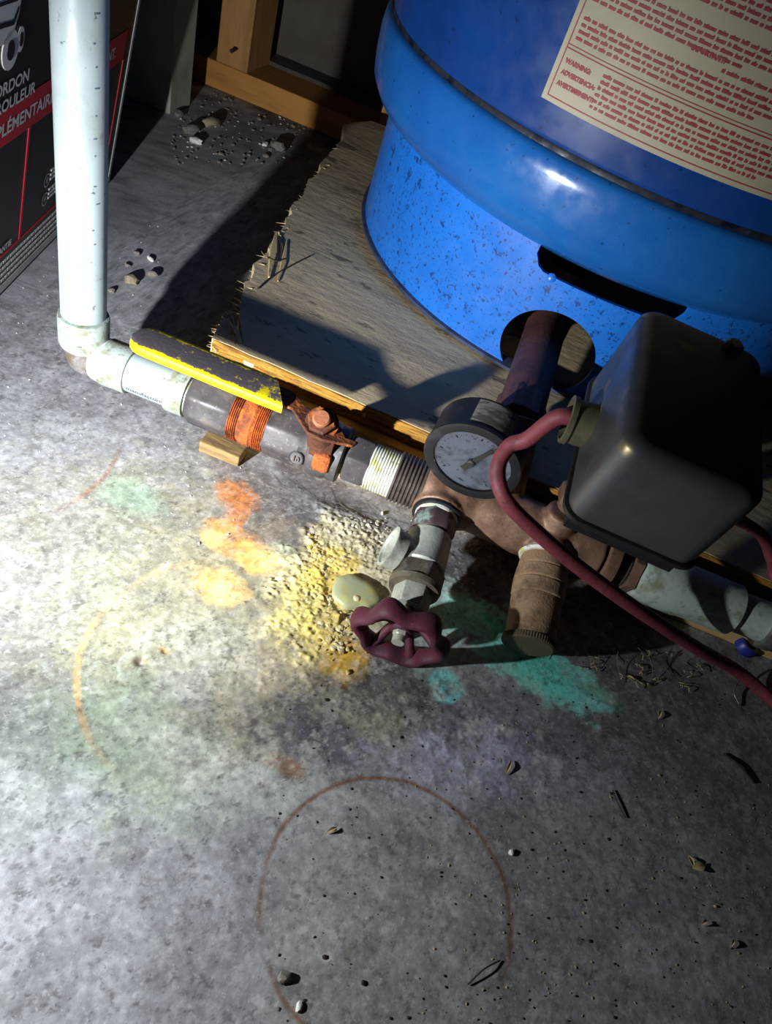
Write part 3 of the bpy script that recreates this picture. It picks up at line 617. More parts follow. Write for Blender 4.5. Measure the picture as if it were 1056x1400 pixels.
md = skirt.modifiers.new('b2', 'BOOLEAN'); md.operation = 'DIFFERENCE'; md.object = cut2; md.solver = 'EXACT'
bake(skirt); skirt.data.polygons.foreach_set('use_smooth', [True] * len(skirt.data.polygons)); skirt.data.set_sharp_from_angle(angle=math.radians(35))
bpy.data.objects.remove(cut); bpy.data.objects.remove(cut2)
V, Fc = ring_solid([(.0, RS + .004), (.0035, RS + .004), (.0045, RS - .001), (.0045, RS - .012), (.0, RS - .012)])
mesh_obj('foot_ring', V, Fc, m_flange, tank)
RB = .306
V, Fc = ring_open([(.118, .20), (.112, .25), (.122, .272), (.128, .285), (.136, .296), (.148, .3035), (.165, RB), (.188, RB + .0006), (.199, RB - .0008), (.2025, RB - .003), (.2035, RB - .0075)])
mesh_obj('bottom_head', V, Fc, m_blue2, tank, angle=50)
V, Fc = ring_open([(.1985, RB - .006), (.2015, RB - .0066), (.206, RB - .0072), (.2085, RB - .006)])
def wobr(o_): pass
mesh_obj('weld_seam', V, Fc, m_seam, tank)
RT = RB - .0055
V, Fc = ring_open([(.2035, RT - .006), (.2075, RT - .001), (.212, RT), (.30, RT + .0006), (.42, RT), (.62, RT), (.66, RT - .01), (.70, RT - .04), (.73, RT - .09), (.745, .15), (.75, .03), (.75, .001)])
mesh_obj('tank_shell', V, Fc, m_blue_shade, tank, angle=40)
# warning label wrapped on the shell
c0 = tank_hit(741, 132, RT); c1 = tank_hit(792, 0, RT)
la0 = math.atan2(c0.y, c0.x); lz0 = c0.z
LW, LH = .27, .30
def lab(s, t, off=.0012):                    # s metres round, t metres up, from the lower left corner
    a = la0 + s / RT; return tk(((RT + off) * math.cos(a), (RT + off) * math.sin(a), lz0 + t))
V = []; Fc = []; nu, nv = 60, 12
for i in range(nu + 1):
    for j in range(nv + 1): V.append(lab(LW * i / nu, LH * j / nv, .0010))
for i in range(nu):
    for j in range(nv): a = i * (nv + 1) + j; Fc.append([a, a + nv + 1, a + nv + 2, a + 1])
label = mesh_obj('warning_label', V, Fc, m_label, tank, label='aged cream paper label with red print')
def lab_poly(m, pts):
    m.add([lab(s, t, .0015) for s, t in pts], [list(range(len(pts)))])
def lab_rect(m, s0, s1, t0, t1):
    n_ = max(1, int((s1 - s0) / .01)); 
    for i in range(n_):
        a = s0 + (s1 - s0) * i / n_; b = s0 + (s1 - s0) * (i + 1) / n_; lab_poly(m, [(a, t0), (b, t0), (b, t1), (a, t1)])
def lab_text(m, s, u, v, size, bold=.0002, sx=1.0):
    V, Fc = text_mesh(s, size, 'LEFT', bold, sx); m.add([lab(u + x, v + y, .0015) for x, y in V], Fc)
m = MB()
lab_rect(m, .004, LW - .004, .0035, .0042); lab_rect(m, .004, .0047, .0042, LH - .004)
lab_rect(m, .0047, LW - .004, .036, .0367); lab_rect(m, .0047, LW - .004, .0385, .0390)
lab_rect(m, .0047, LW - .004, .115, .1156); lab_rect(m, .0047, LW - .004, .1175, .118)
m.obj('border_rule', m_red, label, smooth=False)
for s, u, v in (('WARNING:', .0075, .0275), ('ADVERTENCIA:', .0075, .0200), ('AVERTISSEMENT:', .0075, .0125), ('IMPORTANT:', .085, .0665)):
    m = MB(); lab_text(m, s, u, v, .0042, .00025); m.obj('heading_text', m_red, label, smooth=False)
# small print: lines of word-shaped marks
m = MB()
def para(u0, u1, t_top, lines, pitch, last=.5, hh=.0026):
    for r in range(lines):
        t = t_top - r * pitch; u = u0; ue = u1 if r < lines - 1 else u0 + (u1 - u0) * last
        while u < ue - .002:
            l = random.choice((.0025, .004, .0055, .007, .009)); l = min(l, ue - u)
            k_ = max(1, int(l / .0011))
            for q in range(k_):
                h_ = hh * random.choice((.72, .75, .8, 1.0)); a = u + l * q / k_; lab_poly(m, [(a, t), (a + l / k_ * .8, t), (a + l / k_ * .8, t + h_), (a, t + h_)])
            lab_poly(m, [(u, t + hh * .3), (u + l, t + hh * .3), (u + l, t + hh * .5), (u, t + hh * .5)])
            u += l + .0013
para(.038, LW - .01, .0300, 6, .0042, .6)
para(.008, .20, .0555, 4, .0042, .72); para(.008, LW - .01, .0800, 4, .0042, .45); para(.008, LW - .01, .1045, 4, .0042, .62)
para(.11, LW - .01, .0615, 1, .0042, 1)
para(.008, LW - .01, .1310, 4, .0042, .5); para(.008, LW - .01, .1560, 4, .0042, .7); para(.008, LW - .01, .181, 5, .0042, .4); para(.008, LW - .01, .206, 4, .0042, .8)
m.obj('small_print', m_red, label, smooth=False, kind='stuff')
# rivet on the skirt
q = tank_hit(754, 380, RS)
v, f = lathe(tk(q), (tk(q * 1.05) - tk(q)), [(-.001, .004), (.0008, .004), (.002, .002)], 16); mesh_obj('rivet', v, f, m_blue, tank)

# ------------------------------------------------------------------ water line
def ax(x, z=.052): return Vector((x * 1.0216, (.4345 + .052 * (x + .063)) * 1.0216, z))     # axis of the pipe run
XD = Vector((1, .052, 0)).normalized()
E0 = ax(-.285)
# standpipe + elbow
stand = thing('standpipe', 'upright white plastic pipe rising at the left from a grimy elbow', 'pipe', (E0.x, E0.y, .06))
LEAN = Vector((-.028, .041, 1)).normalized()
v, f = lathe(E0, LEAN, [(.014, .0166), (1.2, .0166)], 48); mesh_obj('pipe', v, f, m_pvc, stand)
hb = [(.006, .0150), (.0085, .0178), (.012, .0190), (.033, .0190), (.0345, .0186), (.035, .0170)]
v, f = lathe(E0, (0, 0, 1), hb, 48, wob=lambda a, s: .012 * math.sin(3 * a + s * 300) * (s < .012)); mesh_obj('socket', v, f, m_pvc_f, stand, label='grimy socket ring')
path = [E0 + Vector((0, 0, .012)), E0 + Vector((0, 0, .004)), E0 + Vector((.003, 0, -.003)), E0 + XD * .010 + Vector((0, 0, -.001)), E0 + XD * .018]
v, f = tube(catmull(path, 6), .0150, 32); mesh_obj('elbow_bend', v, f, m_pvc_d, stand, label='stained grey elbow bend')
m = MB()
for i in range(13):                          # ruler-like scale ticks printed up the pipe
    z = .100 + i * .0135 + random.uniform(-.005, .005); a0_ = math.radians(-30 + random.uniform(-8, 5)); L = random.uniform(.06, .26)
    for q in range(4):
        a = a0_ + L * q / 4; b = a0_ + L * (q + 1) / 4
        m.add([E0 + LEAN * zz + Vector((.0168 * math.cos(t), .0168 * math.sin(t), 0)) for t, zz in ((a, z), (b, z), (b, z + .0009), (a, z + .0009))], [[0, 1, 2, 3]])
m.obj('printed_ticks', M('faded_blue_ink', srgb(92, 102, 120), .6), stand, smooth=False)
# horizontal pipe
hp = thing('plastic_pipe', 'short level white plastic pipe with stamped lettering between elbow and ball valve', 'pipe', tuple(ax(-.23)))
v, f = lathe(ax(-.272), XD, [(-.004, .0135), (-.002, .0165), (0, .0175), (.006, .0185), (.0062, .0186)], 48); mesh_obj('socket_lip', v, f, m_cut, hp)
v, f = lathe(ax(-.266), XD, [(0, .0186), (.0005, .0192), (.021, .0192), (.022, .0186), (.022, .0168)], 48); mesh_obj('socket', v, f, m_pvc_f, hp)
v, f = lathe(ax(-.250), XD, [(0, .0166), (.060, .0166)], 48); mesh_obj('pipe', v, f, m_pvc, hp)
v, f = lathe(ax(-.211), XD, [(0, .0168), (0, .0186), (.001, .0192), (.0155, .0192), (.016, .0175), (.016, .0168), (.022, .0168)], 48); mesh_obj('socket', v, f, m_pvc_f, hp)
v, f = lathe(ax(-.1955), XD, [(0, .0165), (.0065, .0165), (.0065, .0150)], 48); mesh_obj('cut_end', v, f, m_cut, hp)
V, Fc = text_mesh('manufacturier', .0062, 'LEFT', .0001)
m = MB(); xr, yr, zr = frame(XD)
a_s = math.radians(-100)
m.add([ax(-.241) + XD * (x * 1.0) + Vector((0, -math.cos((y + .0) / .0167 - .42), math.sin((y + .0) / .0167 - .42))) * .0168 for x, y in V], Fc)
m.obj('lettering', m_dialink, hp, smooth=False)
# ball valve
bv_ = thing('ball_valve', 'rusty grey iron ball valve with yellow sleeved lever', 'valve', tuple(ax(-.12)))
o0 = ax(-.195)
def seg_(name, x0, x1, prof, mat, parent=bv_, seg=96, roll=0.0, **k):
    p = ax(x0); L = (x1 - x0) * 1.0216; v, f = lathe(p, XD, [(q[0] * L,) + tuple(q[1:]) for q in prof], seg, roll=roll); return mesh_obj(name, v, f, mat, parent, **k)
seg_('end_nut', -.1935, -.158, [(0, .0175), (0, .0200, 8), (.08, .0222, 8), (.2, .0226, 8), (.9, .0226, 8), (1, .0212, 8), (1, .018)], m_iron, roll=.2)
seg_('rust_collar', -.158, -.128, [(0, .0195)] + threads(.0, .26, .0218, .0016, .045) + [(.3, .0205), (.36, .0222), (.62, .0224), (.68, .021)] + threads(.7, 1, .0220, .0016, .05) + [(1, .019)], m_rust, label='orange rusted threads')
seg_('valve_body', -.129, -.066, [(0, .0190), (0, .0222, 8), (.03, .0232, 8), (.42, .0232, 8), (.46, .0222), (.52, .0205), (.56, .0205), (.60, .0235), (.64, .0242), (.8, .0242), (.86, .0225), (.90, .0232), (.98, .0232), (1, .021)], m_iron, roll=.1)
seg_('adapter_nut', -.0665, -.045, [(0, .0150), (.1, .0150), (.12, .0195, 6), (.18, .0206, 6), (.9, .0206, 6), (1, .0192, 6), (1, .015)], m_iron, roll=.35)
seg_('taped_thread', -.046, -.024, [(0, .017)] + threads(0, 1, .0190, .0013, .1) + [(1, .017)], m_tape, label='thread with white and yellow sealing tape')
seg_('threaded_nipple', -.025, .006, [(0, .018)] + threads(0, 1, .0210, .0019, .1) + [(1, .018)], m_thread)
# round cast mark on the body
cm = ax(-.098) + Vector((0, -.0205, -.002)); nrm = Vector((0, -1, .25)).normalized()
v, f = lathe(cm, nrm, [(-.004, .0062), (.0034, .0062), (.0040, .0056), (.0036, .0050), (.0030, .0048)], 28); mesh_obj('cast_mark', v, f, m_iron, bv_)
V, Fc = text_mesh('10', .0062, 'CENTER', .0003); xx, yy, zz = frame(nrm)
m = MB(); m.add([cm + nrm * .0046 + Vector((1, 0, 0)) * x + yy * (y - .0022) for x, y in V], Fc); m.obj('cast_number', m_thread, bv_, smooth=False)
# stem, bracket, lever
ZL = .0920
bc = W(440, 573, ZL + .012); sb0 = ax(bc.x / 1.0216); sdir = (bc - sb0).normalized(); ty = sb0.y - .003
v, f = lathe(sb0 + sdir * .012, sdir, [(0, .0150), (.004, .0145), (.010, .0115), ((bc - sb0).length - .019, .0105)], 28, wob=lambda a, s: .03 * math.sin(3 * a)); mesh_obj('stem_gland', v, f, m_rust2, bv_)
nb = bc - sdir * .008
v, f = lathe(nb - sdir * .001, sdir, [(0, .0125), (.0015, .0125), (.0016, .0112, 6), (.0068, .0112, 6), (.0080, .0098, 6)], 36); mesh_obj('stem_nut', v, f, m_rust2, bv_)
v, f = lathe(nb + sdir * .006, sdir, [(0, .0066), (.0042, .0066), (.0052, .0055)], 24); mesh_obj('stem_bolt', v, f, m_rustbolt, bv_, label='orange rusted bolt end')
bc = Vector((bc.x, nb.y, nb.z))
def plate(pts, z0, z1, name, mat, parent, bev=.0008, **k):
    n_ = len(pts); z0f = z0 if callable(z0) else (lambda x: z0); z1f = z1 if callable(z1) else (lambda x: z1)
    V = [Vector((x, y, z0f(x))) for x, y in pts] + [Vector((x, y, z1f(x))) for x, y in pts]
    o_ = mesh_obj(name, V, [list(range(n_))[::-1], list(range(n_, 2 * n_))] + [[i, (i + 1) % n_, (i + 1) % n_ + n_, i + n_] for i in range(n_)], mat, parent, smooth=False, **k)
    bevel(o_, bev, 2); return o_
ly = lambda x: .4240 + .030 * (x + .22)      # lever centre line
xs = [-.128, -.118, -.108, -.100]; 
armT = [(-.135, ly(-.135) + .010), (-.120, ly(-.12) + .011), (-.104, bc.y + .013), (bc.x + .004, bc.y + .0135), (bc.x + .013, bc.y + .008), (bc.x + .020, bc.y - .001), (bc.x + .030, bc.y + .001), (bc.x + .028, bc.y - .006), (bc.x + .016, bc.y - .010), (bc.x + .006, bc.y - .014), (bc.x - .006, bc.y - .013), (-.112, ly(-.112) - .009), (-.135, ly(-.135) - .010)]
plate(armT, lambda x: ZL + .001 - max(0, (x + .115)) * .02, lambda x: ZL + .0035 - max(0, (x + .115)) * .02, 'lever_arm', m_rust2, bv_)
plate([(bc.x - .009, ty - .008), (bc.x + .010, ty - .010), (bc.x + .012, ty - .018), (bc.x + .004, ty - .0220), (bc.x - .005, ty - .021)], .060, .0860, 'stop_tab', m_rust2, bv_)
plate([(bc.x - .002, ty - .012), (bc.x + .012, ty - .013), (bc.x + .014, ty - .023), (bc.x + .000, ty - .024)], .048, .066, 'rust_bloom', m_rust, bv_, bev=.003)
# sleeve of the lever: rounded bar with a worn grey top
def sleeve():
    K = 46; S = 28; x0, x1 = -.2450, -.1260; V = []; wear = []
    for i in range(K + 1):
        t = i / K; x = x0 + (x1 - x0) * (1 - (1 - t) ** 1.6 if t < 1 else 1)
        dx = x - x0; hw = .0152
        if dx < hw: hw = math.sqrt(max(1e-8, hw ** 2 - (hw - dx) ** 2))
        hh_ = .0046 * min(1, .35 + dx / .004)
        if x > -.145: hw *= 1 - .06 * (x + .145) / .018
        for k in range(S):
            a = 2 * PI * k / S; ca, sa = math.cos(a), math.sin(a); e = .42
            yy_ = math.copysign(abs(ca) ** e, ca) * hw; zz_ = math.copysign(abs(sa) ** e, sa) * hh_
            skew = -.004 * (1 if x < -.13 else 0) * 0
            V.append(Vector((x + (yy_ * .55 if x > -.14 else 0) * (x + .14) / .013 * -1, ly(x) + yy_, ZL + .002 + zz_ - .0 * x)))
            top = max(0, sa); edge = abs(yy_) / .0152
            g = .62 * (top ** .5) - .0
            if yy_ < 0: g -= .5 * max(0, edge - .78) / .22
            else: g -= .22 * max(0, edge - .45) / .55
            if sa <= .05: g = -.2
            if x > -.165: g -= .10 * (x + .165) / .04
            wear.append(g)
    Fc = []
    for i in range(K):
        for k in range(S): k2 = (k + 1) % S; Fc.append([i * S + k, i * S + k2, (i + 1) * S + k2, (i + 1) * S + k])
    Fc += [list(range(S))[::-1], [K * S + k for k in range(S)]]
    o_ = mesh_obj('lever_sleeve', V, Fc, m_yel, bv_, angle=60, label='worn grey over bright yellow vinyl sleeve')
    at = o_.data.attributes.new('wear', 'FLOAT', 'POINT'); at.data.foreach_set('value', wear)
sleeve()

# ------------------------------------------------------------------ bronze manifold tee
tee = thing('manifold_tee', 'brown bronze tank tee joining the valves, gauge and tank pipe', 'pipe fitting', tuple(ax(.07)))
G0 = W(598, 703, .050); G1 = W(546, 872, .030); GD = (G1 - G0).normalized()
N0 = W(746, 760, .050); N1 = W(722, 884, .025); ND = (N1 - N0).normalized()
m = MB()
def addl(p, d, prof, seg=40): v, f = lathe(p, d, prof, seg); m.add(v, f)
addl(ax(-.001), XD, [(0, .0240), (.006, .0262), (.022, .0268), (.036, .0240), (.044, .0205), (.060, .0215), (.085, .0235), (.105, .0225), (.118, .0215), (.130, .0225), (.150, .0225)])
addl(G0 - GD * .028, GD, [(0, .018), (.016, .0185), (.022, .0205), (.0285, .0212)])
addl(N0 - ND * .030, ND, [(0, .018), (.018, .018), (.024, .0198), (.031, .0205)])
hx = .060
P0 = W(706, 582, .102); P1 = W(749, 440, .110); P1 = P1 + (P1 - P0) * .12
BR = P0 - ax(hx); addl(ax(hx), BR, [(0, .019), (BR.length - .008, .019), (BR.length - .004, .022), (BR.length + .004, .022)])
addl(ax(.030) + Vector((0, .008, 0)), (0, 0, 1), [(0, .015), (.018, .013), (.022, .013)])
addl(ax(.105) + Vector((0, -.002, 0)), (0, 0, 1), [(0, .017), (.027, .014), (.031, .014)])
body = m.obj('tee_body', m_brass, tee, angle=60)
rm = body.modifiers.new('r', 'REMESH'); rm.mode = 'VOXEL'; rm.voxel_size = .0013; rm.use_smooth_shade = True
sm = body.modifiers.new('s', 'SMOOTH'); sm.iterations = 9; sm.factor = .6
bake(body)
if not body.data.materials: body.data.materials.append(m_brass)
v, f = lathe(ax(.148), XD, [(0, .0215), (.001, .0238), (.010, .0238), (.011, .018)], 40); mesh_obj('end_ring', v, f, m_brass, tee)
v, f = lathe(G0, GD, [(0, .0185), (.0004, .0196), (.003, .0196), (.0034, .016)], 40); mesh_obj('black_gasket', v, f, m_black, tee)
v, f = lathe(G0 + GD * .0028, GD, [(0, .015), (.0002, .0170), (.0030, .0168), (.0032, .014)], 40); mesh_obj('tape_ring', v, f, m_tape, tee)
v, f = lathe(N0 + ND * .0005, ND, [(0, .0198), (.0012, .0208), (.0034, .0200), (.0036, .0165)], 40); mesh_obj('tape_ring', v, f, m_tape, tee, label='yellow and white tape ring')
# boiler drain (left outlet)
gv = thing('drain_valve', 'grey zinc drain valve with round purple handwheel', 'valve', tuple(G0))
def gs(name, s0, s1, prof, mat, seg=48, roll=0., **k):
    L = s1 - s0; v, f = lathe(G0 + GD * s0, GD, [(q[0] * L,) + tuple(q[1:]) for q in prof], seg, roll=roll); return mesh_obj(name, v, f, mat, gv, **k)
GL = (G1 - G0).length
gs('inlet_nut', .005, .022, [(0, .0150), (.02, .0172, 8), (.15, .0180, 8), (.8, .0180, 8), (1, .0168, 8), (1, .014)], m_purp, roll=.3)
gs('valve_body', .020, .055, [(0, .0150), (.1, .0158), (.14, .0172), (.5, .0176), (.9, .0180), (.96, .0185), (1, .0172)], m_zinc)
gs('bonnet_nut', .054, .073, [(0, .0160), (.02, .0182, 6), (.12, .0196, 6), (.72, .0196, 6), (.8, .0196), (1, .0186), (1, .012)], m_zinc2, roll=.25)
gs('packing_nut', .0725, .089, [(0, .0125), (.02, .0142, 6), (.1, .0146, 6), (.85, .0142, 6), (1, .0132, 6), (1, .006)], m_zinc, roll=.1)
gs('stem', .088, GL + .004, [(0, .0046), (1, .0046)], m_zinc)
od = (W(500, 790, .030) - W(560, 772, .036)).normalized(); gx_, gy_, gz_ = frame(GD)
oc = G0 + GD * .049; od = (Vector((-1, -.15, .25)) - GD * Vector((-1, -.15, .25)).dot(GD)).normalized()
v, f = lathe(oc, od, [(.010, .0125), (.018, .0128), (.019, .0150), (.0265, .0155), (.0275, .0160), (.0290, .0160), (.0292, .0135), (.0275, .0128), (.0250, .0060)], 44); mesh_obj('hose_outlet', v, f, m_zinc, gv, label='round threaded outlet')
# handwheel: scalloped rim, five bent spokes, hub
def handwheel():
    c = G0 + GD * (GL - .002); x, y, z = frame(GD); lob = 6; n_ = 100; S = 14
    V = []; Fc = []; R0 = .0292
    for i in range(n_):
        a = 2 * PI * i / n_; R_ = R0 * (1 + .085 * math.cos(lob * a)); lift = -.0012 * math.cos(lob * a)
        cd = x * math.cos(a) + y * math.sin(a); tubr = .0042 + .0005 * math.cos(lob * a)
        for k in range(S):
            b = 2 * PI * k / S; V.append(c + cd * (R_ + tubr * math.cos(b)) + z * (lift + tubr * 1.75 * math.sin(b)))
    for i in range(n_):
        for k in range(S):
            i2 = (i + 1) % n_; k2 = (k + 1) % S; Fc.append([i * S + k, i2 * S + k, i2 * S + k2, i * S + k2])
    mesh_obj('handwheel_rim', V, Fc, m_wheel, gv, angle=0)
    for i in range(lob):
        a = 2 * PI * i / lob + .0; cd = x * math.cos(a) + y * math.sin(a)
        P = catmull([c + cd * (R0 * 1.06), c + cd * .024 - z * .003, c + cd * .014 - z * .010, c + cd * .005 - z * .0100], 5)
        v, f = tube(P, lambda t: .0042 - .0008 * math.sin(PI * t), 12); mesh_obj('spoke', v, f, m_wheel, gv, angle=0)
    v, f = lathe(c - z * .014, z, [(0, .0072), (.001, .0086), (.009, .0086), (.012, .0070)], 28); mesh_obj('handwheel_hub', v, f, m_wheel, gv)
    v, f = lathe(c - z * .003, z, [(0, .0055, 6), (.0035, .0055, 6), (.005, .0040)], 24); mesh_obj('hub_nut', v, f, m_zinc, gv)
handwheel()
# capped drain nipple (right outlet)
dn = thing('capped_nipple', 'dusty brown capped relief nipple hanging off the bronze tee', 'pipe fitting', tuple(N0))
NL = (N1 - N0).length
prof = [(.002, .0150), (.003, .0178), (.008, .0190), (.0135, .0192), (.0145, .0182), (.0155, .0196), (.0250, .0202), (.0262, .0190), (.0275, .0202), (.0375, .0200), (.0385, .0188), (.0395, .0194), (.0500, .0190), (NL - .004, .0180)]
v, f = lathe(N0, ND, prof, 56, wob=lambda a, s: .012 * math.sin(5 * a + s * 90) + .008 * math.sin(9 * a - s * 200)); mesh_obj('nipple_body', v, f, m_drain, dn)
kn = 60; V = []; Fc = []; x, y, z = frame(ND)
for s, r, kk in [(NL - .0055, .0180, 0), (NL - .0050, .0192, 1), (NL - .001, .0192, 1), (NL, .0182, 0), (NL + .0003, .0001, 0)]:
    for k in range(kn * 2):
        a = PI * k / kn; rr = r + (.0007 if (k % 2 and kk) else 0); V.append(N0 + z * s + x * rr * math.cos(a) + y * rr * math.sin(a))
for i in range(4):
    for k in range(kn * 2): k2 = (k + 1) % (kn * 2); Fc.append([i * kn * 2 + k, i * kn * 2 + k2, (i + 1) * kn * 2 + k2, (i + 1) * kn * 2 + k])
mesh_obj('knurled_cap', V, Fc, m_cap, dn, angle=25)

# tank pipe through the skirt hole
tp = thing('tank_pipe', 'dark brown pipe running out of the round hole in the tank skirt', 'pipe', tuple(ax(.06)))
v, f = lathe(P0, P1 - P0, [(0, .0205), (.0, .0222, 6), (.030, .0222, 6), (.031, .0195), (.05, .0195), ((P1 - P0).length, .0195)], 48); mesh_obj('pipe', v, f, m_copper, tp)
v, f = lathe(P1 + Vector((0, -.01, -.02)), (0, 0, 1), [(0, .021), (.004, .024), (.05, .024), (.075, .022)], 32); mesh_obj('tank_elbow', v, f, m_copper, tp)

# pressure gauge
ga = thing('pressure_gauge', 'round black pressure gauge with scratched pale dial', 'gauge', tuple(ax(.03, .09)))
gn = Vector((-.05, -1, -.20)).normalized(); gc = W(645, 632, .114)
RG = .0356
back = gc - gn * .031
v, f = lathe(back, gn, [(0, .012), (0, RG - .002), (.002, RG), (.0285, RG), (.0300, RG + .0008), (.0318, RG + .0006), (.0322, RG - .001), (.0318, RG - .0065), (.0290, RG - .0070), (.0290, .001)], 72); mesh_obj('gauge_case', v, f, m_black, ga, angle=30)
v, f = lathe(back + gn * .0288, gn, [(0, RG - .0062), (.0008, RG - .0062), (.0008, .0001)], 64); mesh_obj('dial', v, f, m_dial, ga, angle=20, label='pale blue-white weathered dial')
gu = Vector((0, 0, 1)); gyy = (gu - gn * gu.dot(gn)).normalized(); gxx = gyy.cross(gn) * 1.0
fc = back + gn * .0300
m = MB()
for i in range(31):
    a = math.radians(225 - 270 * i / 30); r1 = .0252; r0 = .0228 if i % 5 == 0 else .0240; wd = .00025 if i % 5 else .0007
    d_ = gxx * math.cos(a) + gyy * math.sin(a); t_ = gn.cross(d_) * wd
    m.add([fc + d_ * r0 - t_, fc + d_ * r1 - t_, fc + d_ * r1 + t_, fc + d_ * r0 + t_], [[0, 1, 2, 3]])
for i in range(7):
    a = math.radians(225 - 270 * i / 6); V, Fc = text_mesh(str([0, 20, 40, 60, 80, 100][i]) if i < 6 else '', .0036, 'CENTER') if i < 6 else ([], [])
    a = math.radians(225 - 270 * i / 5); cc = fc + (gxx * math.cos(a) + gyy * math.sin(a)) * .0195
    if V: m.add([cc + gxx * x + gyy * (y - .0015) for x, y in V], Fc)
m.obj('dial_marks', m_dialink, ga, smooth=False)
a = math.radians(66); d_ = gxx * math.cos(a) + gyy * math.sin(a); t_ = gn.cross(d_)
m = MB(); c_ = fc + gn * .0012
for s0_, s1_, w0, w1 in ((-.010, 0, .0026, .0018), (0, .0225, .0018, .0011)):
    q = [c_ + d_ * s0_ - t_ * w0, c_ + d_ * s1_ - t_ * w1, c_ + d_ * s1_ + t_ * w1, c_ + d_ * s0_ + t_ * w0]
    m.add(q + [p + gn * .0007 for p in q], [[3, 2, 1, 0], [4, 5, 6, 7]] + [[i, (i + 1) % 4, (i + 1) % 4 + 4, i + 4] for i in range(4)])
v, f = lathe(c_ - gn * .001, gn, [(0, .0030), (.0028, .0030), (.0034, .002)], 20); m.add(v, f)
m.obj('needle', m_needle, ga, smooth=False)
v, f = lathe(back + gn * .0311, gn, [(0, RG - .0066), (.0006, RG - .0066)], 48); mesh_obj('lens', v, f, m_glass, ga, smooth=False)
V = []; Fc = []; K = 12
for i in range(K + 1):
    a = math.radians(62 + 50 * i / K); d_ = gxx * math.cos(a) + gyy * math.sin(a)
    for s in (.004, .026): V.append(back + gn * s + d_ * (RG + .0004))
for i in range(K): Fc.append([2 * i, 2 * i + 1, 2 * i + 3, 2 * i + 2])
mesh_obj('scuffed_sticker', V, Fc, m_gsticker, ga, label='grey scuffed sticker on top of the case')
st = ax(.030) + Vector((0, .008, .020))
sb = back + gn * .012 - gyy * (RG - .004)
v, f = lathe(st, sb - st, [(0, .0075), (.004, .0075), (.0042, .0085, 4), (.010, .0085, 4), ((sb - st).length + .004, .0065)], 32); mesh_obj('stem', v, f, m_brass, ga)

# ------------------------------------------------------------------ pressure switch
SL = Vector((.0789, .3302, .1744)); rr = Matrix.Rotation(.0427, 3, 'Z') @ Matrix.Rotation(.0401, 3, 'Y') @ Matrix.Rotation(.1534, 3, 'X')
SW, SD, SH = .0805, .128, .0645
def swp(x, y, z): return SL + rr @ Vector((x, y, z))
sw = thing('pressure_switch', 'grey steel pressure switch cover with yellowish specks over the tee', 'switch box', tuple(swp(SW / 2, SD / 2, 0)))
def rrect(x0, x1, y0, y1, r, n_=8):
    out = []
    for cx, cy, a0_ in ((x1 - r, y1 - r, 0), (x0 + r, y1 - r, 90), (x0 + r, y0 + r, 180), (x1 - r, y0 + r, 270)):
        for i in range(n_ + 1): a = math.radians(a0_ + 90 * i / n_); out.append((cx + r * math.cos(a), cy + r * math.sin(a)))
    return out
V = []; Fc = []; rings = []
rb = .012
def addring(ins, z, r): rings.append([swp(x, y, z) for x, y in rrect(ins, SW - ins, ins, SD - ins, r)])
addring(-.0002, .0, rb); addring(.0, .052, rb)
for i in range(1, 7):
    a = PI / 2 * i / 6; addring(.0085 * (1 - math.cos(a)), .056 + .0085 * math.sin(a), max(.004, rb - .0085 * (1 - math.cos(a)) * .5))
nr = len(rings[0])
for R_ in rings: V += R_
for i in range(len(rings) - 1):
    for k in range(nr): k2 = (k + 1) % nr; Fc.append([i * nr + k, i * nr + k2, (i + 1) * nr + k2, (i + 1) * nr + k])
Fc.append([(len(rings) - 1) * nr + k for k in range(nr)])
Fc.append([k for k in range(nr)][::-1])
mesh_obj('cover', V, Fc, m_steel, sw, angle=50)
V = []; Fc = []
for (ins, z) in ((-.0010, -.0035), (-.0020, -.002), (-.0020, .0008), (-.0006, .0018), (.002, .0018), (.002, -.0035)):
    V += [swp(x, y, z) for x, y in rrect(ins, SW - ins, ins, SD - ins, rb)]
for i in range(6):
    j = (i + 1) % 6
    for k in range(nr): k2 = (k + 1) % nr; Fc.append([i * nr + k, i * nr + k2, j * nr + k2, j * nr + k])
mesh_obj('rolled_rim', V, Fc, m_rim, sw)
v = [swp(x, y, z) for x, y, z in box(.006, SW - .006, .006, SD - .006, -.016, -.003)[0]]; mesh_obj('base_plate', v, box(0, 1, 0, 1, 0, 1)[1], m_black, sw, smooth=False)
q0 = ax(.105, .088); q1 = swp(SW * .35, SD * .8, -.014)
v, f = lathe(q0, q1 - q0, [(0, .009), (.008, .009), (.0085, .013, 6), (.02, .013, 6), (.021, .0085), ((q1 - q0).length, .0085)], 32); mesh_obj('mounting_stem', v, f, m_brass, sw)
v, f = lathe(swp(SW * .72, SD * .93, SH - .001), rr @ Vector((0, 0, 1)), [(0, .006), (.0035, .006, 6), (.005, .004)], 24); mesh_obj('acorn_nut', v, f, m_silver, sw)
bd = (rr @ Vector((-1, -.05, -.10))).normalized(); bc0 = swp(.0, SD * .58, .006)
bc0 = W(806, 607, .18)
bc0 = swp(.003, SD * .50, .012)
v, f = lathe(bc0 - bd * .004, bd, [(0, .010), (0, .0165), (.005, .0165), (.006, .0140), (.018, .0135), (.0185, .0150), (.0215, .0150), (.022, .0125), (.014, .0110)], 40); mesh_obj('cord_bushing', v, f, m_bush, sw, label='olive brown cord bushing')

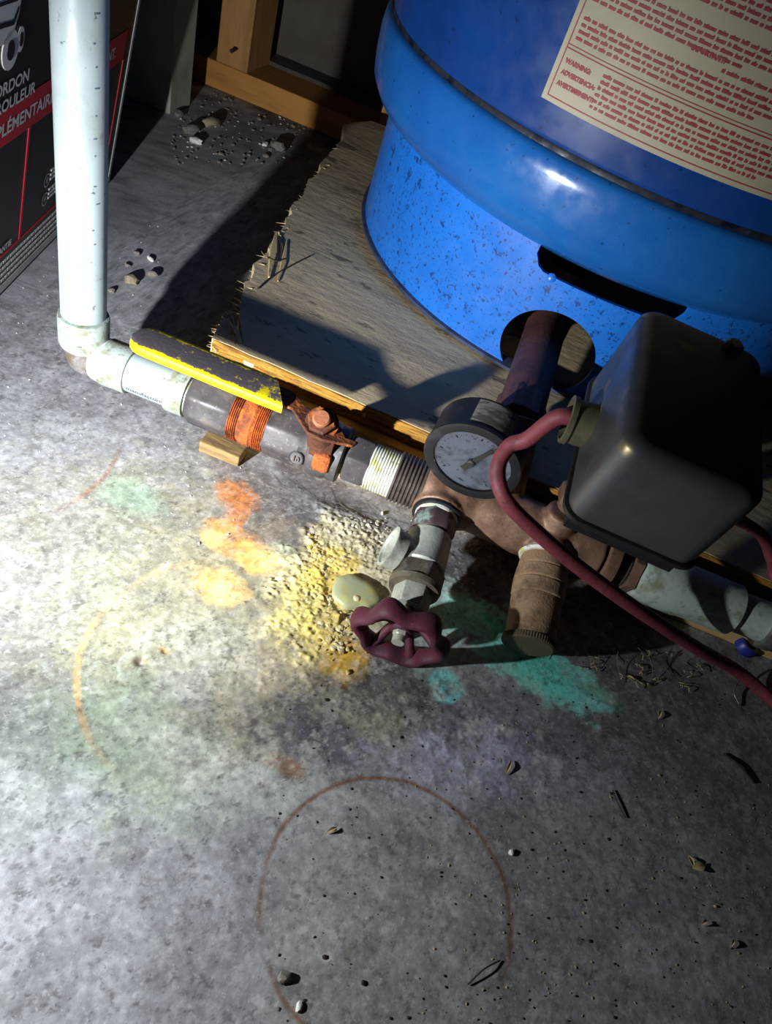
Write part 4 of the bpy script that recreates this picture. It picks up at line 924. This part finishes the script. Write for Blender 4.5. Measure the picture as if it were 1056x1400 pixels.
# red power cord
b_out = bc0 + bd * .016
pts = [b_out - bd * .012, b_out + bd * .006, W(722, 600, .168), W(697, 610, .158), W(681, 640, .146), W(691, 682, .134), W(735, 728, .118), W(795, 778, .100), W(870, 832, .078), (W(950, 884, .045)), W(1012, 920, .016), W(1075, 975, .0066), W(1180, 1070, .0066)]
cp = catmull(pts, 12)
v, f = tube(cp, .0052, 20)
cord = mesh_obj('power_cord', v, f, m_cord, org=tuple(pts[2]), angle=0); tag(cord, 'dusty red power cord looping from the bushing down across the floor', 'cord')
q = swp(SW - .004, SD * .45, .01)
pts2 = [q, q + rr @ Vector((.012, -.004, -.006)), W(1040, 730, .14), W(1056, 765, .12), W(1076, 800, .115), Vector((.36, .48, .098)), Vector((.44, .53, .0775)), Vector((.54, .56, .0775))]
v, f = tube(catmull(pts2, 10), .0042, 16)
c2 = mesh_obj('power_cord', v, f, m_cord, org=tuple(pts2[2]), angle=0); tag(c2, 'thin red cord at the right picture edge behind the switch cover', 'cord')

# ------------------------------------------------------------------ right-hand line
rl = thing('plastic_coupling', 'greenish white plastic coupling at the right of the bronze tee', 'pipe fitting', tuple(ax(.2)))
def rs(name, x0, x1, prof, mat, **k): return seg_(name, x0, x1, prof, mat, parent=rl, **k)
rs('threaded_nipple', .158, .176, [(0, .014)] + threads(0, 1, .0165, .0014, .12) + [(1, .014)], m_thread)
rs('bronze_nut', .170, .178, [(0, .015), (.05, .0205, 6), (.9, .0205, 6), (1, .015)], m_brass)
rs('coupling_body', .178, .262, [(0, .016), (.02, .0205), (.1, .0225), (.45, .0225), (.5, .0215), (.97, .0210), (1, .018)], m_pvc_g)
rs('pipe', .258, .30, [(0, .0168), (1, .0168)], m_pvc_g)
rs('hose_clamp', .285, .296, [(0, .0170), (0, .0205), (.1, .0212), (.9, .0212), (1, .0205), (1, .017)], m_silver)
rs('black_hose', .293, .62, [(0, .0200), (1, .0200)], m_black)

c = W(1026, 876, .012)
v, f = lathe(c - Vector((0, 0, .0115)), (.25, 0, 1), [(0, .0085), (.001, .0095), (.008, .0095), (.0095, .0085), (.0095, .006), (.003, .006)], 32)
m_bcap = M('blue_plastic', srgb(40, 50, 150), .4)
o = mesh_obj('plastic_ring', v, f, m_bcap, org=(c.x, c.y, 0)); tag(o, 'small blue plastic ring on the floor below the black hose', 'plastic ring')

# ------------------------------------------------------------------ mineral crust on the floor
def crumbs(name, label, centres, mat, nmax, rr_, hz, seed):
    random.seed(seed); m = MB()
    for i in range(nmax):
        px, py, sx_, sy_ = random.choice(centres); c = W(random.gauss(px, sx_ * 1.15), random.gauss(py, sy_ * 1.1)); r_ = rr_[0] + (rr_[1] - rr_[0]) * random.random() ** 2
        c.z = .0006 + r_ * .35
        v, f = blob_mesh(c, r_, (1, random.uniform(.5, 1), hz), 1 if r_ < .003 else 2, .55, i, 1.6); m.add(v, f)
    cpt = W(centres[0][0], centres[0][1]); o_ = m.obj(name, mat, None, org=(cpt.x, cpt.y, 0), angle=50); return tag(o_, label, 'mineral deposit', kind='stuff')
crumbs('mineral_crumbs', 'white crumbly mineral deposit beside the plank edge', [(500, 722, 22, 8), (530, 738, 18, 8), (475, 716, 10, 5), (545, 750, 8, 6)], m_crustw, 170, (.0010, .0030), .6, 3)
crumbs('mineral_crust', 'lumpy yellow mineral crust left of the drain valve', [(440, 770, 9, 16), (432, 805, 10, 16), (462, 770, 12, 8), (428, 745, 3, 9), (455, 855, 8, 16), (464, 880, 12, 14), (452, 830, 10, 14)], m_crusty, 360, (.0007, .0030), .35, 5)
pc = W(485, 812); V = [Vector((pc.x, pc.y, .0052))]; n_ = 40
cr = [(.0185 * (.92 + .10 * math.sin(2 * a + 1) + .07 * math.sin(3 * a + 1) + .025 * math.sin(7 * a) + .015 * math.sin(11 * a + 2)), a) for a in [2 * PI * i / n_ for i in range(n_)]]
for k_, z_ in ((.55, .0053), (.92, .0045), (1.0, .0030), (1.02, .0)):
    V += [Vector((pc.x + r * k_ * math.cos(a), pc.y + r * k_ * math.sin(a), z_)) for r, a in cr]
Fc = [[0, 1 + i, 1 + (i + 1) % n_] for i in range(n_)]
for j in range(3):
    for i in range(n_): i2 = (i + 1) % n_; Fc.append([1 + j * n_ + i, 1 + (j + 1) * n_ + i, 1 + (j + 1) * n_ + i2, 1 + j * n_ + i2])
film = mesh_obj('mineral_film', V, Fc, m_pool, org=(pc.x, pc.y, 0), angle=0); tag(film, 'smooth greenish dried film in the middle of the yellow crust', 'mineral deposit')
bb = W(488, 818, .005); v, f = blob_mesh(bb, .003, (1, 1, .35), 2, .1, 2); mesh_obj('film_bubble', v, f, m_crusty, film, angle=0)

# ------------------------------------------------------------------ loose debris
random.seed(11)
def pebble(px, py, r_, mat, label, cat='pebble', sq=(1, .75, .6), name='pebble', group=None):
    c = W(px, py); v, f = blob_mesh((c.x, c.y, r_ * sq[2] * .75), r_, sq, 2, .5, px, 1.2, zmin=-.0006)
    o_ = mesh_obj(name, v, f, mat, org=(c.x, c.y, 0), angle=30); return tag(o_, label, cat, group)
pebble(180, 386, .0078, m_peb2, 'largest tan pebble on the floor right of the standpipe')
pebble(208, 378, .0062, m_peb, 'dark grey pebble just right of the largest tan pebble', sq=(1, .6, .6))
pebble(206, 356, .0052, m_pebw, 'white stone chip above the tan pebble', sq=(1, .55, .4))
pebble(187, 348, .0038, m_peb, 'small grey pebble left of the white stone chip')
pebble(174, 364, .0032, m_peb, 'tiny grey pebble above the largest tan pebble')
pebble(152, 399, .0040, m_peb, 'small flat grey pebble nearest the standpipe')
pebble(288, 172, .014, m_peb2, 'tan rubble stone near the sill plate', sq=(1, .7, .5))
pebble(268, 196, .010, m_pebw, 'pale rubble stone in front of the tan stone by the sill', sq=(1, .6, .5))
pebble(262, 182, .012, m_peb, 'dark rubble stone between the pale stone and painted post')
pebble(362, 199, .007, m_pebw, 'white chip near the shadow below the sill plate', sq=(1, .6, .4))
pebble(380, 205, .012, m_peb, 'grey rubble stone right of the white chip by the sill')
pebble(244, 160, .009, m_peb, 'grey rubble stone at the foot of the painted post')
pebble(388, 1337, .0040, m_peb, 'dark pebble on the rust ring near the bottom edge')
pebble(409, 1377, .0026, m_pebw, 'white oval chip inside the rust ring near the bottom edge', sq=(1, .65, .5))
pebble(699, 1166, .0022, m_pebw, 'small white chip right of the rust ring')
pebble(410, 622, .0045, m_pebw, 'pale chip beside the valve body', name='pebble') if False else None
def grit(name, label, n_, region, rr_, mats, seed, zf=lambda x, y: 0):
    random.seed(seed); m = MB()
    for i in range(n_):
        px, py = random.uniform(region[0], region[2]), random.uniform(region[1], region[3]); c = W(px, py); r_ = random.uniform(*rr_) * (1.6 if random.random() < .06 else 1)
        c.z = r_ * .25; v, f = blob_mesh(c, r_, (1, random.uniform(.4, 1), .45), 0 if False else 1, .3, i, 1.5); m.add(v, f)
    cpt = W((region[0] + region[2]) / 2, (region[1] + region[3]) / 2); o_ = m.obj(name, mats, None, org=(cpt.x, cpt.y, 0), smooth=False); return tag(o_, label, 'grit', kind='stuff')
grit('white_grit', 'scattered white grit and paint flecks on the left floor', 95, (0, 300, 330, 760), (.0004, .0011), m_pebw, 21)
grit('rubble_grit', 'dusty rubble grit along the sill plate', 200, (235, 125, 430, 225), (.0008, .0036), m_peb, 22)
grit('pale_grit', 'pale crumbs scattered along the sill plate', 46, (240, 150, 420, 225), (.0008, .0024), m_pebw, 25)
grit('dark_grit', 'dark grit sprinkled over the lower floor', 260, (380, 930, 1050, 1400), (.0003, .0010), m_twig, 23)
grit('sand_grit', 'tan grit sprinkled over the right floor', 170, (560, 960, 1056, 1390), (.0003, .0010), m_leaf, 24)
random.seed(31)
def leaf(px, py, L, ang, label, wd=.3):
    c = W(px, py, .0008); a = math.radians(ang); d = Vector((math.cos(a), math.sin(a), 0)); s = Vector((-d.y, d.x, 0)); K = 8; V = []; Fc = []
    for i in range(K + 1):
        t = i / K; hw = L * wd * math.sin(PI * min(.97, max(.03, t))) * .5; z_ = .0006 + .0016 * math.sin(PI * t)
        p = c + d * (t - .5) * L; V += [p + s * hw + Vector((0, 0, z_)), p + Vector((0, 0, z_ * .5)), p - s * hw + Vector((0, 0, z_)), p + s * hw + Vector((0, 0, z_ + .0003)), p + Vector((0, 0, z_ * .5 + .0004)), p - s * hw + Vector((0, 0, z_ + .0003))]
    for i in range(K):
        b = i * 6
        Fc += [[b + 3, b + 4, b + 10, b + 9], [b + 4, b + 5, b + 11, b + 10], [b + 1, b, b + 6, b + 7], [b + 2, b + 1, b + 7, b + 8], [b, b + 3, b + 9, b + 6], [b + 5, b + 2, b + 8, b + 11]]
    o_ = mesh_obj('dry_leaf', V, Fc, m_leaf, org=(c.x, c.y, 0), smooth=False); return tag(o_, label, 'leaf')
leaf(862, 929, .008, -20, 'dry leaf scrap on the floor below the shaded plank end', .4)
leaf(901, 978, .009, 80, 'narrow upright dry leaf on the right floor')
leaf(955, 1186, .010, 30, 'curled tan leaf scrap on the right floor', .6)
leaf(944, 1178, .007, 120, 'small leaf scrap touching the curled tan leaf', .5)
leaf(695, 1050, .012, 80, 'slim straw-like leaf above right of the rust ring', .18)
leaf(453, 1136, .008, 50, 'pale leaf scrap inside the top of the rust ring', .3)
leaf(1000, 1290, .006, 70, 'tiny pale leaf at the far lower right', .3)
leaf(962, 1262, .006, 50, 'tiny leaf scrap left of the far lower right leaf', .4)
def wire(name, pts, r_, mat, label, cat):
    v, f = tube(catmull(pts, 6), r_, 6); o_ = mesh_obj(name, v, f, mat, org=tuple(Vector(pts[0])), angle=0); return tag(o_, label, cat)
wire('twig', [W(352, 395, ZP + .001), W(372, 378, ZP + .0014), W(400, 362, ZP + .002), W(424, 350, ZP + .0012)], .0007, m_twig, 'thin dark twig lying across the plywood corner', 'twig')
wire('twig', [W(366, 352, ZP + .001), W(378, 357, ZP + .0012), W(390, 354, ZP + .001)], .0008, m_twig, 'short dark twig on the splintered plywood edge', 'twig')
wire('twig', [W(380, 322, ZP + .001), W(385, 338, ZP + .0012), W(379, 356, ZP + .001)], .0007, m_twig, 'curved dark twig on the plywood near its left edge', 'twig')
wire('twig', [W(990, 1030, .001), W(1010, 1045, .002), W(1032, 1070, .001)], .0009, m_twig, 'dark twig at the right edge of the floor', 'twig')
wire('straw', [W(838, 1080, .001), W(846, 1100, .0015), W(856, 1118, .001)], .0004, m_twig, 'hair-thin dark straw on the right floor', 'twig')
wire('straw', [W(640, 1346, .001), W(662, 1325, .003), W(684, 1313, .001)], .0004, m_twig, 'hair-thin straw crossing the lower right rust ring', 'twig')
wire('metal_wire', [W(1012, 965, .001), W(1004, 945, .004), W(1014, 925, .006), W(1022, 915, .008)], .0006, m_silver, 'bent bright wire under the red cord at right', 'wire')
m = MB(); random.seed(41)
for i in range(9):
    x0 = random.uniform(340, 540); y0 = 645 + (x0 - 340) * .37; dx = random.uniform(50, 130)
    a = W(x0, y0 + random.uniform(-6, 16), random.uniform(.001, .014)); b = W(x0 + dx, y0 + dx * .40 + random.uniform(-6, 16), random.uniform(.001, .014)); mid = (a + b) / 2; mid.z *= .6
    v, f = tube(catmull([a, mid, b], 5), .00012, 4); m.add(v, f)
for i in range(14):
    x0 = random.uniform(770, 960); y0 = 860 + (x0 - 770) * .25; a = W(x0, y0, .012); b = W(x0 + random.uniform(-50, 70), y0 + random.uniform(10, 55), .001); mid = (a + b) / 2 + Vector((random.uniform(-.006, .006), 0, -.002))
    v, f = tube(catmull([a, mid, b], 5), .00022, 4); m.add(v, f)
cw = m.obj('cobweb', m_web, None, org=tuple(W(450, 690)), angle=0); tag(cw, 'dusty cobweb strands along the foot of the plank', 'cobweb', kind='stuff')
m = MB(); random.seed(43)
for i in range(34):
    px, py = random.uniform(780, 960), 0; py = 862 + (px - 780) * .25 + random.uniform(-5, 50); c = W(px, py, .0015); a = random.uniform(0, 6.28); L = random.uniform(.002, .008)
    P = [c, c + Vector((math.cos(a) * L * .5, math.sin(a) * L * .5, .002)), c + Vector((math.cos(a + .6) * L, math.sin(a + .6) * L, .001))]
    v, f = tube(catmull(P, 3), .00035, 4); m.add(v, f)
dl = m.obj('root_litter', m_leaf, None, org=tuple(W(870, 900)), angle=0); tag(dl, 'tangled dry litter in the shadow under the plank end', 'litter', kind='stuff')
